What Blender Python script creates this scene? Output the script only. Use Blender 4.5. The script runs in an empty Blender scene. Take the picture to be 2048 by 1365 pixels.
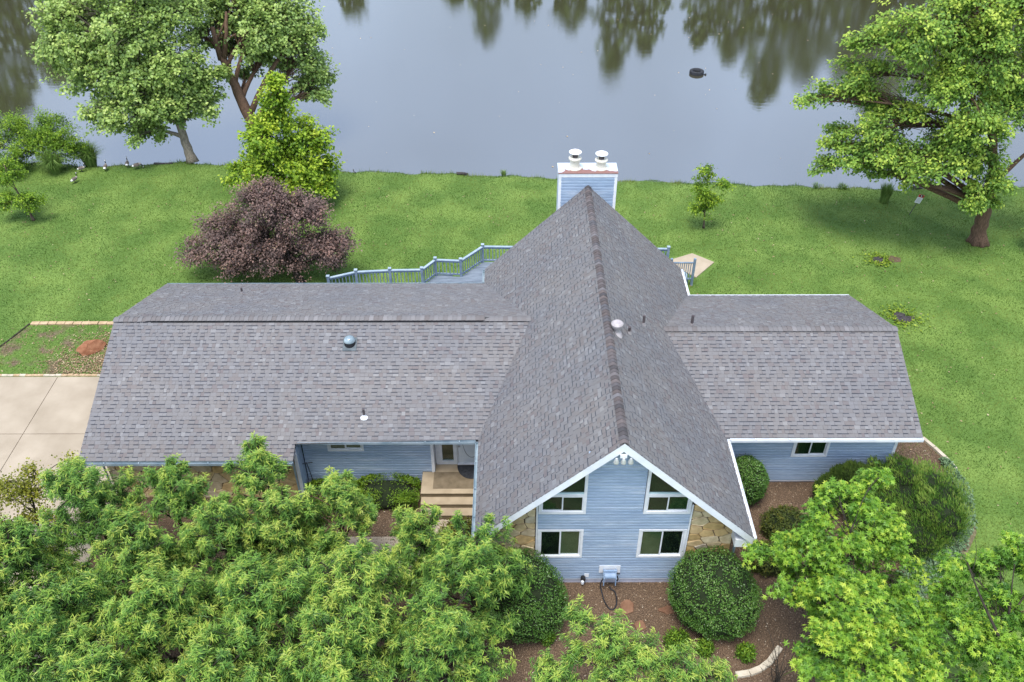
import bpy, bmesh, math
import numpy as np
from mathutils import Matrix, Vector
R = math.radians
S = bpy.context.scene
COL = S.collection

# ------------------------------------------------------------------ camera, sky, sun, exposure
cam_d = bpy.data.cameras.new('camera')
cam_d.sensor_width = 36.0
cam_d.lens = 31.16
cam_d.clip_start = 0.1
cam_d.clip_end = 3000
cam = bpy.data.objects.new('camera', cam_d)
COL.objects.link(cam)
CAM = np.array([-2.9735, -16.3554, 22.7487])
cam.location = CAM
cam.rotation_euler = (math.pi/2 - 0.6711, 0, -0.0028)
S.camera = cam

SUN_EL, SUN_AZ = R(74), R(205)          # azimuth clockwise from +Y
wd = bpy.data.worlds.new('World'); S.world = wd; wd.use_nodes = True
nt = wd.node_tree; nt.nodes.clear()
sky = nt.nodes.new('ShaderNodeTexSky'); sky.sky_type = 'NISHITA'; sky.sun_disc = False
sky.sun_elevation = SUN_EL; sky.sun_rotation = SUN_AZ
sky.air_density = 1.0; sky.dust_density = 1.2; sky.ozone_density = 1.0
hs = nt.nodes.new('ShaderNodeHueSaturation'); hs.inputs['Saturation'].default_value = 0.70
tc = nt.nodes.new('ShaderNodeTexCoord')
nz = nt.nodes.new('ShaderNodeTexNoise'); nz.inputs['Scale'].default_value = 2.6; nz.inputs['Detail'].default_value = 4
mr = nt.nodes.new('ShaderNodeMapRange')
mr.inputs['From Min'].default_value = .3; mr.inputs['From Max'].default_value = .7
mr.inputs['To Min'].default_value = .76; mr.inputs['To Max'].default_value = 1.16
mx = nt.nodes.new('ShaderNodeMix'); mx.data_type = 'RGBA'; mx.blend_type = 'MULTIPLY'; mx.inputs['Factor'].default_value = 1
bg = nt.nodes.new('ShaderNodeBackground'); bg.inputs['Strength'].default_value = 0.14
wo = nt.nodes.new('ShaderNodeOutputWorld')
nt.links.new(sky.outputs[0], hs.inputs['Color'])
nt.links.new(tc.outputs['Generated'], nz.inputs['Vector'])
nt.links.new(nz.outputs[0], mr.inputs['Value'])
nt.links.new(hs.outputs[0], mx.inputs['A']); nt.links.new(mr.outputs[0], mx.inputs['B'])
nt.links.new(mx.outputs['Result'], bg.inputs['Color']); nt.links.new(bg.outputs[0], wo.inputs['Surface'])

sun_d = bpy.data.lights.new('sun', 'SUN'); sun_d.energy = 1.4; sun_d.angle = R(25); sun_d.color = (1, .97, .93)
sun = bpy.data.objects.new('sun', sun_d); COL.objects.link(sun)
sdir = Vector((math.sin(SUN_AZ)*math.cos(SUN_EL), math.cos(SUN_AZ)*math.cos(SUN_EL), math.sin(SUN_EL)))
sun.rotation_euler = sdir.to_track_quat('Z', 'Y').to_euler(); sun.location = (0, 0, 60)
S.view_settings.view_transform = 'Standard'; S.view_settings.look = 'None'
S.view_settings.gamma = 1; S.view_settings.exposure = 1.40; S.view_settings.use_curve_mapping = False
S.cycles.max_bounces = 6; S.cycles.transparent_max_bounces = 8
S.cycles.use_denoising = True

# ------------------------------------------------------------------ materials
def ramp_set(rn, stops):
    e = rn.color_ramp.elements
    while len(e) < len(stops): e.new(0.5)
    for i, (p, c) in enumerate(stops):
        e[i].position = p; e[i].color = (*c, 1)

class MT:
    def __init__(s, name):
        s.m = bpy.data.materials.new(name); s.m.use_nodes = True
        s.t = s.m.node_tree; s.b = s.t.nodes['Principled BSDF']; s.o = s.t.nodes['Material Output']
    def n(s, ty, **kw):
        x = s.t.nodes.new('ShaderNode'+ty)
        for k, v in kw.items():
            if k in x.inputs: x.inputs[k].default_value = v
            else: setattr(x, k, v)
        return x
    def l(s, a, b): s.t.links.new(a, b)
    def noise(s, scale, detail=4, vec=None, stretch=None, src='Object'):
        v = s.n('NewGeometry').outputs['Position'] if src == 'Position' else s.n('TexCoord').outputs[src]
        if stretch:
            mp = s.n('Mapping'); mp.inputs['Scale'].default_value = stretch; s.l(v, mp.inputs['Vector']); v = mp.outputs[0]
        z = s.n('TexNoise'); z.inputs['Scale'].default_value = scale; z.inputs['Detail'].default_value = detail
        s.l(v, z.inputs['Vector']); return z.outputs[0]
    def ramp(s, src, stops):
        r = s.n('ValToRGB'); ramp_set(r, stops); s.l(src, r.inputs[0]); return r.outputs[0]
    def mixc(s, fac, a, b, mode='MIX'):
        m = s.n('Mix', data_type='RGBA', blend_type=mode)
        if isinstance(fac, (int, float)): m.inputs['Factor'].default_value = fac
        else: s.l(fac, m.inputs['Factor'])
        for k, v in (('A', a), ('B', b)):
            if isinstance(v, tuple): m.inputs[k].default_value = (*v, 1)
            else: s.l(v, m.inputs[k])
        return m.outputs['Result']
    def bump(s, src, strength=.3, dist=.02):
        b = s.n('Bump'); b.inputs['Strength'].default_value = strength; b.inputs['Distance'].default_value = dist
        s.l(src, b.inputs['Height']); s.l(b.outputs[0], s.b.inputs['Normal'])

def noisy(name, c1, c2, scale=6, rough=.8, bump=0, detail=5, stretch=None, spec=.3, src='Object', metal=0):
    k = MT(name); f = k.noise(scale, detail, stretch=stretch, src=src)
    k.l(k.ramp(f, [(.32, c1), (.68, c2)]), k.b.inputs['Base Color'])
    k.b.inputs['Roughness'].default_value = rough; k.b.inputs['Specular IOR Level'].default_value = spec
    k.b.inputs['Metallic'].default_value = metal
    if bump: k.bump(f, bump)
    return k.m

def leafmat(name, stops, trans=.3, rough=.5, spec=.35):
    k = MT(name); a = k.n('Attribute', attribute_name='tone')
    c = k.ramp(a.outputs['Fac'], stops)
    k.l(c, k.b.inputs['Base Color']); k.b.inputs['Roughness'].default_value = rough
    k.b.inputs['Specular IOR Level'].default_value = spec
    t = k.n('BsdfTranslucent'); k.l(c, t.inputs['Color'])
    m = k.n('MixShader'); m.inputs[0].default_value = trans
    k.l(k.b.outputs[0], m.inputs[1]); k.l(t.outputs[0], m.inputs[2]); k.l(m.outputs[0], k.o.inputs['Surface'])
    return k.m

def grassmat():
    k = MT('grass_blades'); a = k.n('Attribute', attribute_name='tone')
    c = k.ramp(a.outputs['Fac'], [(0, (.042, .10, .009)), (.4, (.092, .195, .019)), (.75, (.16, .285, .036)), (1, (.33, .39, .13))])
    big = k.noise(.16, 4, src='Position'); mid = k.noise(.75, 6, src='Position'); sm = k.noise(3.2, 4, src='Position', stretch=(1, 1.8, 1))
    c = k.mixc(k.ramp(big, [(.42, (0, 0, 0)), (.57, (1, 1, 1))]), c, k.mixc(1.0, c, (.50, .68, .54), 'MULTIPLY'))
    dry = k.noise(.42, 5, src='Position', stretch=(1, 1.3, 1)); c = k.mixc(k.ramp(dry, [(.56, (0, 0, 0)), (.72, (.6, .6, .6))]), c, (.34, .37, .12))
    c = k.mixc(k.ramp(mid, [(.48, (0, 0, 0)), (.66, (.75, .75, .75))]), c, (.27, .36, .085))
    c = k.mixc(1.0, c, (.84, .75, .66), 'MULTIPLY')
    c = k.mixc(1.0, c, k.ramp(sm, [(.3, (.68, .74, .68)), (.5, (1, 1, 1)), (.72, (1.2, 1.15, 1.15))]), 'MULTIPLY')
    k.l(c, k.b.inputs['Base Color']); k.b.inputs['Roughness'].default_value = .6; k.b.inputs['Specular IOR Level'].default_value = .25
    t = k.n('BsdfTranslucent'); k.l(c, t.inputs['Color'])
    m = k.n('MixShader'); m.inputs[0].default_value = .3
    k.l(k.b.outputs[0], m.inputs[1]); k.l(t.outputs[0], m.inputs[2]); k.l(m.outputs[0], k.o.inputs['Surface'])
    return k.m

M = {}
def lawnmat():
    k = MT('lawn'); f = k.noise(14, 6, src='Position'); g = k.noise(.5, 4, src='Position')
    c = k.mixc(k.ramp(g, [(.4, (0, 0, 0)), (.65, (1, 1, 1))]), k.ramp(f, [(.3, (.055, .11, .012)), (.7, (.10, .185, .026))]),
               k.ramp(f, [(.3, (.10, .17, .025)), (.7, (.18, .27, .05))]))
    k.l(c, k.b.inputs['Base Color']); k.b.inputs['Roughness'].default_value = .9; k.bump(f, .5, .04); return k.m
M['lawn'] = lawnmat()
M['grass'] = grassmat()

def watermat():
    k = MT('pond_water')
    k.b.inputs['Base Color'].default_value = (.05, .046, .026, 1)
    k.b.inputs['Roughness'].default_value = .045; k.b.inputs['IOR'].default_value = 4.6
    k.b.inputs['Specular IOR Level'].default_value = .5
    f = k.noise(1.6, 3, src='Position', stretch=(1, 2.0, 1)); g = k.noise(9, 2, src='Position', stretch=(1, 2.4, 1))
    patch = k.ramp(k.noise(.07, 2, src='Position'), [(.4, (.15, .15, .15)), (.6, (1, 1, 1))])
    b1 = k.n('Bump'); b1.inputs['Strength'].default_value = .03; b1.inputs['Distance'].default_value = .05; k.l(f, b1.inputs['Height'])
    b2 = k.n('Bump'); b2.inputs['Distance'].default_value = .012
    mm = k.n('Math', operation='MULTIPLY'); mm.inputs[1].default_value = .13; k.l(patch, mm.inputs[0]); k.l(mm.outputs[0], b2.inputs['Strength'])
    k.l(g, b2.inputs['Height']); k.l(b1.outputs[0], b2.inputs['Normal']); k.l(b2.outputs[0], k.b.inputs['Normal'])
    return k.m
M['water'] = watermat()

def shinglemat():
    k = MT('asphalt_shingle'); a = k.n('Attribute', attribute_name='tone')
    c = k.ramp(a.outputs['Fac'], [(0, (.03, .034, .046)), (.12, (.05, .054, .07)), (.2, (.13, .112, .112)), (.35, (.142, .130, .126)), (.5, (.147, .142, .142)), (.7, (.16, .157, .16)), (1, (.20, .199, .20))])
    f = k.noise(90, 3); w = k.noise(.6, 4, src='Position')
    c = k.mixc(1.0, c, k.ramp(f, [(.3, (.86, .86, .86)), (.7, (1.1, 1.1, 1.1))]), 'MULTIPLY')
    c = k.mixc(1.0, c, k.ramp(w, [(.35, (.93, .94, .97)), (.65, (1.06, 1.03, 1.0))]), 'MULTIPLY')
    k.l(c, k.b.inputs['Base Color']); k.b.inputs['Roughness'].default_value = .66; k.b.inputs['Specular IOR Level'].default_value = .6
    k.bump(f, .25, .006); return k.m
M['shingle'] = shinglemat()
def capmat():
    k = MT('ridge_cap_shingle'); a = k.n('ObjectInfo')
    c = k.ramp(a.outputs['Random'], [(0, (.06, .055, .058)), (.25, (.10, .08, .076)), (.5, (.09, .088, .097)), (.75, (.125, .10, .094)), (1, (.16, .155, .163))])
    f = k.noise(90, 3); c = k.mixc(1.0, c, k.ramp(f, [(.3, (.85, .85, .85)), (.7, (1.1, 1.1, 1.1))]), 'MULTIPLY')
    k.l(c, k.b.inputs['Base Color']); k.b.inputs['Roughness'].default_value = .8; return k.m
M['cap'] = capmat()
def capmat2():
    k = MT('pale_ridge_cap'); a = k.n('ObjectInfo')
    c = k.ramp(a.outputs['Random'], [(0, (.13, .115, .11)), (.4, (.15, .143, .143)), (.8, (.165, .158, .158)), (1, (.20, .19, .19))])
    k.l(c, k.b.inputs['Base Color']); k.b.inputs['Roughness'].default_value = .8; return k.m
M['cap_pale'] = capmat2()
M['deckedge'] = noisy('roof_edge', (.05, .05, .055), (.09, .09, .095), 8, .8)

def sidingmat():
    k = MT('blue_vinyl_siding')
    f = k.noise(1.0, 5, src='Position', stretch=(.7, .7, 5.0)); g = k.noise(24, 4, src='Position', stretch=(.15, .15, 1))
    c = k.ramp(f, [(.30, (.27, .36, .49)), (.55, (.33, .42, .54)), (.75, (.46, .53, .63))])
    c = k.mixc(1.0, c, k.ramp(g, [(.35, (.9, .9, .92)), (.65, (1.08, 1.08, 1.06))]), 'MULTIPLY')
    k.l(c, k.b.inputs['Base Color']); k.b.inputs['Roughness'].default_value = .45; k.b.inputs['Specular IOR Level'].default_value = .45
    return k.m
M['siding'] = sidingmat()
M['sheath'] = noisy('wall_sheathing', (.12, .16, .22), (.15, .19, .25), 4, .8)
M['white'] = noisy('white_trim', (.70, .72, .75), (.82, .83, .85), 5, .45)
M['fascia'] = noisy('white_fascia', (.72, .75, .80), (.84, .86, .88), 3, .5, stretch=(1, 1, 1))
M['gutter'] = noisy('weathered_gutter', (.20, .28, .33), (.36, .43, .47), 3, .5)
M['gutter_dark'] = noisy('gutter_trough', (.08, .10, .11), (.14, .16, .17), 6, .8)
M['found'] = noisy('foundation', (.36, .37, .45), (.48, .48, .55), 5, .85)
M['mortar'] = noisy('mortar', (.10, .075, .05), (.16, .12, .08), 20, .9)
def stonemat():
    k = MT('field_stone'); a = k.n('ObjectInfo')
    c = k.ramp(a.outputs['Random'], [(0, (.48, .33, .14)), (.2, (.60, .46, .25)), (.45, (.68, .56, .36)), (.7, (.62, .42, .18)), (.85, (.52, .45, .34)), (1, (.72, .61, .42))])
    f = k.noise(5, 6); c = k.mixc(1.0, c, k.ramp(f, [(.3, (.72, .68, .62)), (.7, (1.12, 1.12, 1.12))]), 'MULTIPLY')
    k.l(c, k.b.inputs['Base Color']); k.b.inputs['Roughness'].default_value = .85; k.bump(f, .6, .04); return k.m
M['stone'] = stonemat()
def glassmat():
    k = MT('window_glass'); t = k.n('BsdfTransparent'); t.inputs[0].default_value = (.72, .8, .76, 1)
    g = k.n('BsdfGlossy'); g.inputs['Roughness'].default_value = .02
    lw = k.n('LayerWeight'); pw_ = k.n('Math', operation='POWER'); k.l(lw.outputs['Facing'], pw_.inputs[0]); pw_.inputs[1].default_value = 4
    fr = k.n('Math', operation='MULTIPLY_ADD'); k.l(pw_.outputs[0], fr.inputs[0]); fr.inputs[1].default_value = .9; fr.inputs[2].default_value = .09
    m = k.n('MixShader'); k.l(fr.outputs[0], m.inputs[0]); k.l(t.outputs[0], m.inputs[1]); k.l(g.outputs[0], m.inputs[2]); k.l(m.outputs[0], k.o.inputs['Surface'])
    return k.m
M['glass'] = glassmat()
M['dark_in'] = noisy('dark_interior', (.012, .016, .015), (.03, .04, .035), 3, .9)
M['blind'] = noisy('window_blind', (.22, .26, .13), (.30, .33, .18), 3, .7)
M['blind_green'] = noisy('green_drape', (.035, .085, .04), (.07, .125, .05), 2, .8)
M['blind_beige'] = noisy('beige_blind', (.5, .46, .36), (.6, .55, .45), 2, .8)
M['concrete'] = noisy('driveway_concrete', (.31, .255, .185), (.41, .345, .26), .8, .9, .1, 10)
M['pad'] = noisy('patio_concrete', (.36, .295, .21), (.43, .355, .26), 2.5, .9, .1, 8)
M['porch'] = noisy('porch_concrete', (.30, .235, .15), (.42, .335, .225), 2.2, .85, .15, 8)
M['riser'] = noisy('porch_riser', (.16, .125, .075), (.22, .17, .11), 3, .9)
M['rug'] = noisy('brown_carpet', (.13, .10, .06), (.2, .155, .10), 4, .95, .3, 8)
M['rubber'] = noisy('black_rubber', (.018, .02, .024), (.04, .042, .048), 12, .75, .3)
M['brick'] = noisy('edging_brick', (.38, .27, .15), (.52, .38, .24), 7, .9, .3)
M['kerb'] = noisy('edging_concrete', (.42, .36, .27), (.56, .49, .38), 5, .9, .3)
M['rock_red'] = noisy('red_sandstone', (.22, .085, .04), (.34, .16, .085), 2.5, .85, .5, 8)
M['flag'] = noisy('flat_sandstone', (.16, .08, .045), (.25, .135, .08), 3, .9, .4, 8)
M['bark'] = noisy('bark', (.055, .04, .028), (.17, .125, .09), 9, .95, .8, 6, stretch=(3, 3, .5))
M['bark_pale'] = noisy('pale_bark', (.12, .10, .075), (.30, .26, .2), 7, .95, .8, 6, stretch=(3, 3, .5))
M['bark_red'] = noisy('brown_bark', (.075, .045, .028), (.19, .115, .075), 8, .95, .9, 6, stretch=(4, 4, .4))
M['twig'] = noisy('dark_twig', (.025, .02, .016), (.06, .048, .036), 9, .9)
M['deck'] = noisy('blue_grey_deck', (.12, .15, .185), (.22, .26, .31), 5, .75, .2, 6, stretch=(.4, 3, 3))
M['railing'] = noisy('blue_grey_railing', (.16, .22, .29), (.26, .33, .41), 4, .65)
M['railing_top'] = noisy('pale_blue_grey_rail', (.26, .34, .41), (.36, .44, .50), 4, .6)
M['metal'] = noisy('galvanised_metal', (.5, .5, .5), (.68, .68, .68), 6, .4, spec=.5, metal=.5)
M['flash'] = noisy('lead_flashing', (.22, .2, .2), (.32, .3, .3), 6, .6)
M['vent'] = noisy('vent_metal', (.30, .27, .27), (.46, .42, .42), 6, .5)
M['pipe'] = noisy('dark_pipe', (.06, .05, .055), (.12, .1, .1), 8, .7)
M['flue'] = noisy('cream_flue', (.62, .58, .48), (.76, .73, .64), 5, .55)
M['black'] = noisy('black_plastic', (.012, .012, .014), (.03, .03, .034), 8, .5)
M['hose_blue'] = noisy('blue_plastic', (.20, .29, .42), (.28, .37, .5), 5, .5)
M['soil'] = noisy('bare_soil', (.085, .055, .035), (.16, .11, .07), 9, .95, .5, 8)
M['sign_white'] = noisy('sign_white', (.75, .75, .75), (.82, .82, .82), 5, .5)
M['sign_red'] = noisy('sign_red', (.5, .05, .03), (.55, .07, .04), 5, .5)
M['sign_grey'] = noisy('sign_print', (.35, .37, .42), (.4, .42, .46), 5, .5)
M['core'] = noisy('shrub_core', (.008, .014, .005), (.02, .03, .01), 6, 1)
M['stump'] = noisy('stump_wood', (.025, .023, .024), (.08, .07, .068), 14, .95, .6)
def mulchmat():
    k = MT('mulch'); f = k.noise(26, 8, src='Position'); g = k.noise(.8, 3, src='Position')
    c = k.ramp(f, [(.3, (.058, .036, .021)), (.5, (.115, .072, .042)), (.72, (.23, .155, .095))])
    c = k.mixc(1.0, c, k.ramp(g, [(.3, (.8, .8, .8)), (.7, (1.1, 1.1, 1.1))]), 'MULTIPLY')
    k.l(c, k.b.inputs['Base Color']); k.b.inputs['Roughness'].default_value = .95; k.bump(f, .8, .05); return k.m
M['mulch'] = mulchmat()
def chipmat(name, stops):
    k = MT(name); a = k.n('Attribute', attribute_name='tone'); k.l(k.ramp(a.outputs['Fac'], stops), k.b.inputs['Base Color'])
    k.b.inputs['Roughness'].default_value = .9; return k.m
M['chips'] = chipmat('mulch_chips', [(0, (.055, .035, .02)), (.4, (.15, .095, .054)), (.7, (.26, .175, .105)), (.93, (.5, .42, .31)), (1, (.6, .52, .4))])
M['litter'] = chipmat('dry_leaves', [(0, (.12, .06, .035)), (.5, (.33, .22, .12)), (1, (.6, .48, .32))])
def goosemat():
    k = MT('goose_plumage'); a = k.n('Attribute', attribute_name='col'); k.l(a.outputs['Color'], k.b.inputs['Base Color'])
    k.b.inputs['Roughness'].default_value = .8; return k.m
M['goose'] = goosemat()
def rustmat():
    k = MT('chimney_cap_metal'); f = k.noise(2.2, 6); g = k.n('SeparateXYZ'); c = k.n('TexCoord'); k.l(c.outputs['Object'], g.inputs[0])
    mr = k.n('MapRange'); mr.inputs['From Min'].default_value = 13.75; mr.inputs['From Max'].default_value = 14.25
    mr.inputs['To Min'].default_value = .78; mr.inputs['To Max'].default_value = .28; k.l(g.outputs['Y'], mr.inputs['Value'])
    ad = k.n('Math', operation='ADD'); k.l(mr.outputs[0], ad.inputs[0]); k.l(f, ad.inputs[1])
    k.l(k.ramp(ad.outputs[0], [(.0, (.55, .62, .7)), (.98, (.55, .62, .7)), (1.0, (.24, .12, .10))]), k.b.inputs['Base Color'])
    k.b.inputs['Roughness'].default_value = .55; return k.m
M['rustcap'] = rustmat()

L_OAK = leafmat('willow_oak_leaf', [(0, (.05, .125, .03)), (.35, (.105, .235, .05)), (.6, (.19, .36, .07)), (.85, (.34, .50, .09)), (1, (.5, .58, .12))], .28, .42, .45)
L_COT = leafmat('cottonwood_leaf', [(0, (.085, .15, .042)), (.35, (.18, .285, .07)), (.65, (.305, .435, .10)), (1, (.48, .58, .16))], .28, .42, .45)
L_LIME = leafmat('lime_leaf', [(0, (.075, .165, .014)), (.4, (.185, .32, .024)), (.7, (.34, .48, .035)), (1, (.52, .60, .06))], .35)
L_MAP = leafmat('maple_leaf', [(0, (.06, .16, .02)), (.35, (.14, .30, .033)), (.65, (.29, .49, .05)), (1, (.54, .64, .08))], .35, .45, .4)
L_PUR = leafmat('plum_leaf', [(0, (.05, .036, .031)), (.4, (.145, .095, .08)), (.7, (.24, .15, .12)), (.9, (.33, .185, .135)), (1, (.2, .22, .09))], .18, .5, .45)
L_ELM = leafmat('elm_leaf', [(0, (.06, .135, .028)), (.4, (.135, .26, .045)), (.7, (.27, .42, .06)), (1, (.48, .58, .09))], .3)
L_YEL = leafmat('yellow_leaf', [(0, (.10, .12, .012)), (.5, (.22, .24, .02)), (1, (.42, .38, .035))], .3)
L_BOX = leafmat('boxwood_leaf', [(0, (.025, .08, .012)), (.5, (.07, .165, .025)), (.85, (.14, .265, .045)), (1, (.26, .37, .11))], .15, .35, .5)
L_HEDGE = leafmat('hedge_leaf', [(0, (.04, .10, .01)), (.5, (.11, .215, .016)), (1, (.25, .36, .025))], .2)
L_JUN = leafmat('juniper_needles', [(0, (.02, .06, .012)), (.5, (.06, .145, .02)), (.85, (.13, .245, .03)), (1, (.21, .30, .05))], .1, .6)
L_YEW = leafmat('yew_needles', [(0, (.02, .05, .01)), (.5, (.06, .11, .018)), (1, (.12, .18, .03))], .1, .6)
L_COVER = leafmat('silver_ground_cover', [(0, (.07, .13, .06)), (.5, (.14, .23, .11)), (1, (.25, .35, .18))], .15)
L_AZ = leafmat('azalea_leaf', [(0, (.03, .05, .012)), (.5, (.09, .12, .02)), (1, (.22, .2, .03))], .2)
L_REED = leafmat('reed_blade', [(0, (.07, .13, .025)), (.5, (.15, .25, .055)), (1, (.3, .38, .12))], .3)
L_CLOVER = leafmat('clover', [(0, (.10, .18, .012)), (.5, (.2, .3, .02)), (1, (.34, .4, .04))], .25)
L_FAR = leafmat('far_tree_leaf', [(0, (.05, .09, .02)), (.5, (.10, .16, .03)), (1, (.16, .23, .05))], .2)

# ------------------------------------------------------------------ helpers
def wloc(o):
    v = np.zeros(3)
    while o is not None:
        v += np.array(o.location); o = o.parent
    return v

def tag(o, label=None, cat=None, group=None, kind=None):
    if label: o['label'] = label
    if cat: o['category'] = cat
    if group: o['group'] = group
    if kind: o['kind'] = kind
    return o

def empty(name, loc, label, cat, group=None):
    o = bpy.data.objects.new(name, None); COL.objects.link(o); o.location = loc; o.empty_display_size = .2
    return tag(o, label, cat, group)

def raw_mesh(name, V, F, tone=None, smooth=False, col=None, dom='POINT'):
    """V (n,3), F list of index tuples or (m,k) int array, world coordinates"""
    me = bpy.data.meshes.new(name); V = np.asarray(V, np.float32)
    if isinstance(F, np.ndarray):
        k = F.shape[1]; tot = np.full(len(F), k, np.int32); idx = F.astype(np.int32).ravel()
    else:
        tot = np.array([len(f) for f in F], np.int32); idx = np.fromiter((i for f in F for i in f), np.int32, int(tot.sum()))
    me.vertices.add(len(V)); me.vertices.foreach_set('co', V.ravel())
    me.loops.add(len(idx)); me.loops.foreach_set('vertex_index', idx)
    me.polygons.add(len(tot)); st = np.concatenate(([0], np.cumsum(tot)[:-1])).astype(np.int32)
    me.polygons.foreach_set('loop_start', st); me.polygons.foreach_set('loop_total', tot)
    if tone is not None:
        a = me.attributes.new('tone', 'FLOAT', dom); a.data.foreach_set('value', np.asarray(tone, np.float32))
    if col is not None:
        a = me.attributes.new('col', 'FLOAT_COLOR', 'POINT'); a.data.foreach_set('color', np.asarray(col, np.float32).ravel())
    me.update(calc_edges=True)
    me.polygons.foreach_set('use_smooth', np.full(len(tot), bool(smooth)))
    return me

def add(name, V, F, mat, parent=None, origin=None, **kw):
    V = np.asarray(V, float)
    if parent is not None:
        off = wloc(parent); loc = (0, 0, 0)
    else:
        off = np.array(origin if origin is not None else (V[:, 0].mean(), V[:, 1].mean(), V[:, 2].min())); loc = off
    me = raw_mesh(name, V - off, F, **kw); me.materials.append(mat)
    o = bpy.data.objects.new(name, me); COL.objects.link(o); o.location = loc
    if parent is not None: o.parent = parent
    return o

class MB:
    def __init__(s): s.v = []; s.f = []; s.n = 0
    def put(s, V, F):
        V = np.asarray(V, float)
        s.v.append(V); s.f += [tuple(int(i) + s.n for i in f) for f in F]; s.n += len(V); return s
    def box(s, a, b):
        x0, y0, z0 = np.minimum(a, b); x1, y1, z1 = np.maximum(a, b)
        V = [(x0, y0, z0), (x1, y0, z0), (x1, y1, z0), (x0, y1, z0), (x0, y0, z1), (x1, y0, z1), (x1, y1, z1), (x0, y1, z1)]
        return s.put(V, [(0, 3, 2, 1), (4, 5, 6, 7), (0, 1, 5, 4), (1, 2, 6, 5), (2, 3, 7, 6), (3, 0, 4, 7)])
    def prism(s, poly, vec):
        """3d planar polygon extruded along vec"""
        P = np.asarray(poly, float); n = len(P); V = np.vstack([P, P + np.asarray(vec, float)])
        F = [tuple(range(n))[::-1], tuple(range(n, 2*n))] + [(i, (i+1) % n, n+(i+1) % n, n+i) for i in range(n)]
        return s.put(V, F)
    def beam(s, a, b, w, h, up=(0, 0, 1)):
        a = np.asarray(a, float); b = np.asarray(b, float); d = b - a; d /= np.linalg.norm(d)
        u = np.cross(d, up); u /= np.linalg.norm(u); v = np.cross(u, d)
        P = [a + u*sx*w/2 + v*sy*h/2 for sx, sy in ((-1, -1), (1, -1), (1, 1), (-1, 1))]
        return s.prism(P, b - a)
    def tube(s, path, rad, k=8, cap=True):
        V, F = tube(path, rad, k, cap); return s.put(V, F)
    def lathe(s, c, prof, k=20):
        V = []; F = []
        for r, z in prof:
            for i in range(k):
                a = 2*math.pi*i/k; V.append((c[0]+r*math.cos(a), c[1]+r*math.sin(a), c[2]+z))
        for j in range(len(prof)-1):
            for i in range(k):
                F.append((j*k+i, j*k+(i+1) % k, (j+1)*k+(i+1) % k, (j+1)*k+i))
        F.append(tuple(range(k))[::-1]); F.append(tuple((len(prof)-1)*k+i for i in range(k)))
        return s.put(V, F)
    def build(s, name, mat, parent=None, **kw):
        return add(name, np.vstack(s.v), s.f, mat, parent, **kw)

def tube(path, rad, k=8, cap=True):
    P = np.asarray(path, float); n = len(P); rad = np.broadcast_to(np.asarray(rad, float), (n,))
    T = np.gradient(P, axis=0); T /= np.linalg.norm(T, axis=1)[:, None]
    ref = np.array([0.3, 0.9, 0.2]) if abs(T[0][1]) < .8 else np.array([1., 0, .1])
    u = np.cross(T[0], ref); u /= np.linalg.norm(u); V = []
    ang = np.arange(k)*2*math.pi/k
    for i in range(n):
        u = u - T[i]*(u @ T[i]); u /= np.linalg.norm(u); w = np.cross(T[i], u)
        V.append(P[i] + rad[i]*(np.cos(ang)[:, None]*u + np.sin(ang)[:, None]*w))
    V = np.vstack(V); F = []
    for j in range(n-1):
        for i in range(k): F.append((j*k+i, j*k+(i+1) % k, (j+1)*k+(i+1) % k, (j+1)*k+i))
    if cap: F.append(tuple(range(k))[::-1]); F.append(tuple((n-1)*k+i for i in range(k)))
    return V, F

def bez(a, b, c, n):
    t = np.linspace(0, 1, n)[:, None]; return (1-t)**2*np.asarray(a) + 2*t*(1-t)*np.asarray(b) + t*t*np.asarray(c)

def nrm(A): return A/np.maximum(np.linalg.norm(A, axis=-1, keepdims=True), 1e-9)

def inpoly(x, y, poly):
    P = np.asarray(poly, float); r = np.zeros(np.shape(x), bool); n = len(P)
    for i in range(n):
        x0, y0 = P[i]; x1, y1 = P[(i+1) % n]
        if y0 == y1: continue
        c = ((y0 > y) != (y1 > y)) & (x < (x1-x0)*(y-y0)/(y1-y0)+x0); r ^= c
    return r

def sstep(a, b, x):
    t = np.clip((x-a)/(b-a), 0, 1); return t*t*(3-2*t)

SHX = [-400, -60, -40, -30, -25.5, -22, -17, -12.2, -6, -.5, 2.8, 7.2, 12.4, 17.6, 24, 40, 80, 400]
SHY = [40, 33, 30, 28.6, 28.0, 28.5, 28.2, 27.5, 27.1, 26.7, 26.4, 26.1, 25.7, 25.3, 25.6, 26, 30, 40]
def shore(x): return np.interp(x, SHX, SHY) + .10*np.sin(x*1.7) + .06*np.sin(x*4.1+1)
def hgt(x, y):
    x = np.asarray(x, float); y = np.asarray(y, float)
    z = -.12*(1-sstep(1.0, 4.2, y))
    d = y - shore(x); z = z - 2.0*sstep(-.6, 2.6, d)
    z = z + 4.0*sstep(84, 95, y)
    return z

def sheet(name, poly, step, off, mat, parent=None, zf=hgt):
    bm = bmesh.new(); vs = [bm.verts.new((p[0], p[1], 0)) for p in poly]; bm.faces.new(vs)
    P = np.asarray(poly)
    for ax in (0, 1):
        for c in np.arange(P[:, ax].min()+step, P[:, ax].max(), step):
            co = [0, 0, 0]; co[ax] = c; no = [0, 0, 0]; no[ax] = 1
            bmesh.ops.bisect_plane(bm, geom=bm.verts[:]+bm.edges[:]+bm.faces[:], plane_co=co, plane_no=no)
    bm.normal_update()
    for v in bm.verts: v.co.z = float(zf(v.co.x, v.co.y)) + off
    me = bpy.data.meshes.new(name); bm.to_mesh(me); bm.free()
    if me.polygons[0].normal.z < 0: me.flip_normals()
    me.materials.append(mat); o = bpy.data.objects.new(name, me); COL.objects.link(o)
    if parent: o.parent = parent
    return o

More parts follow.
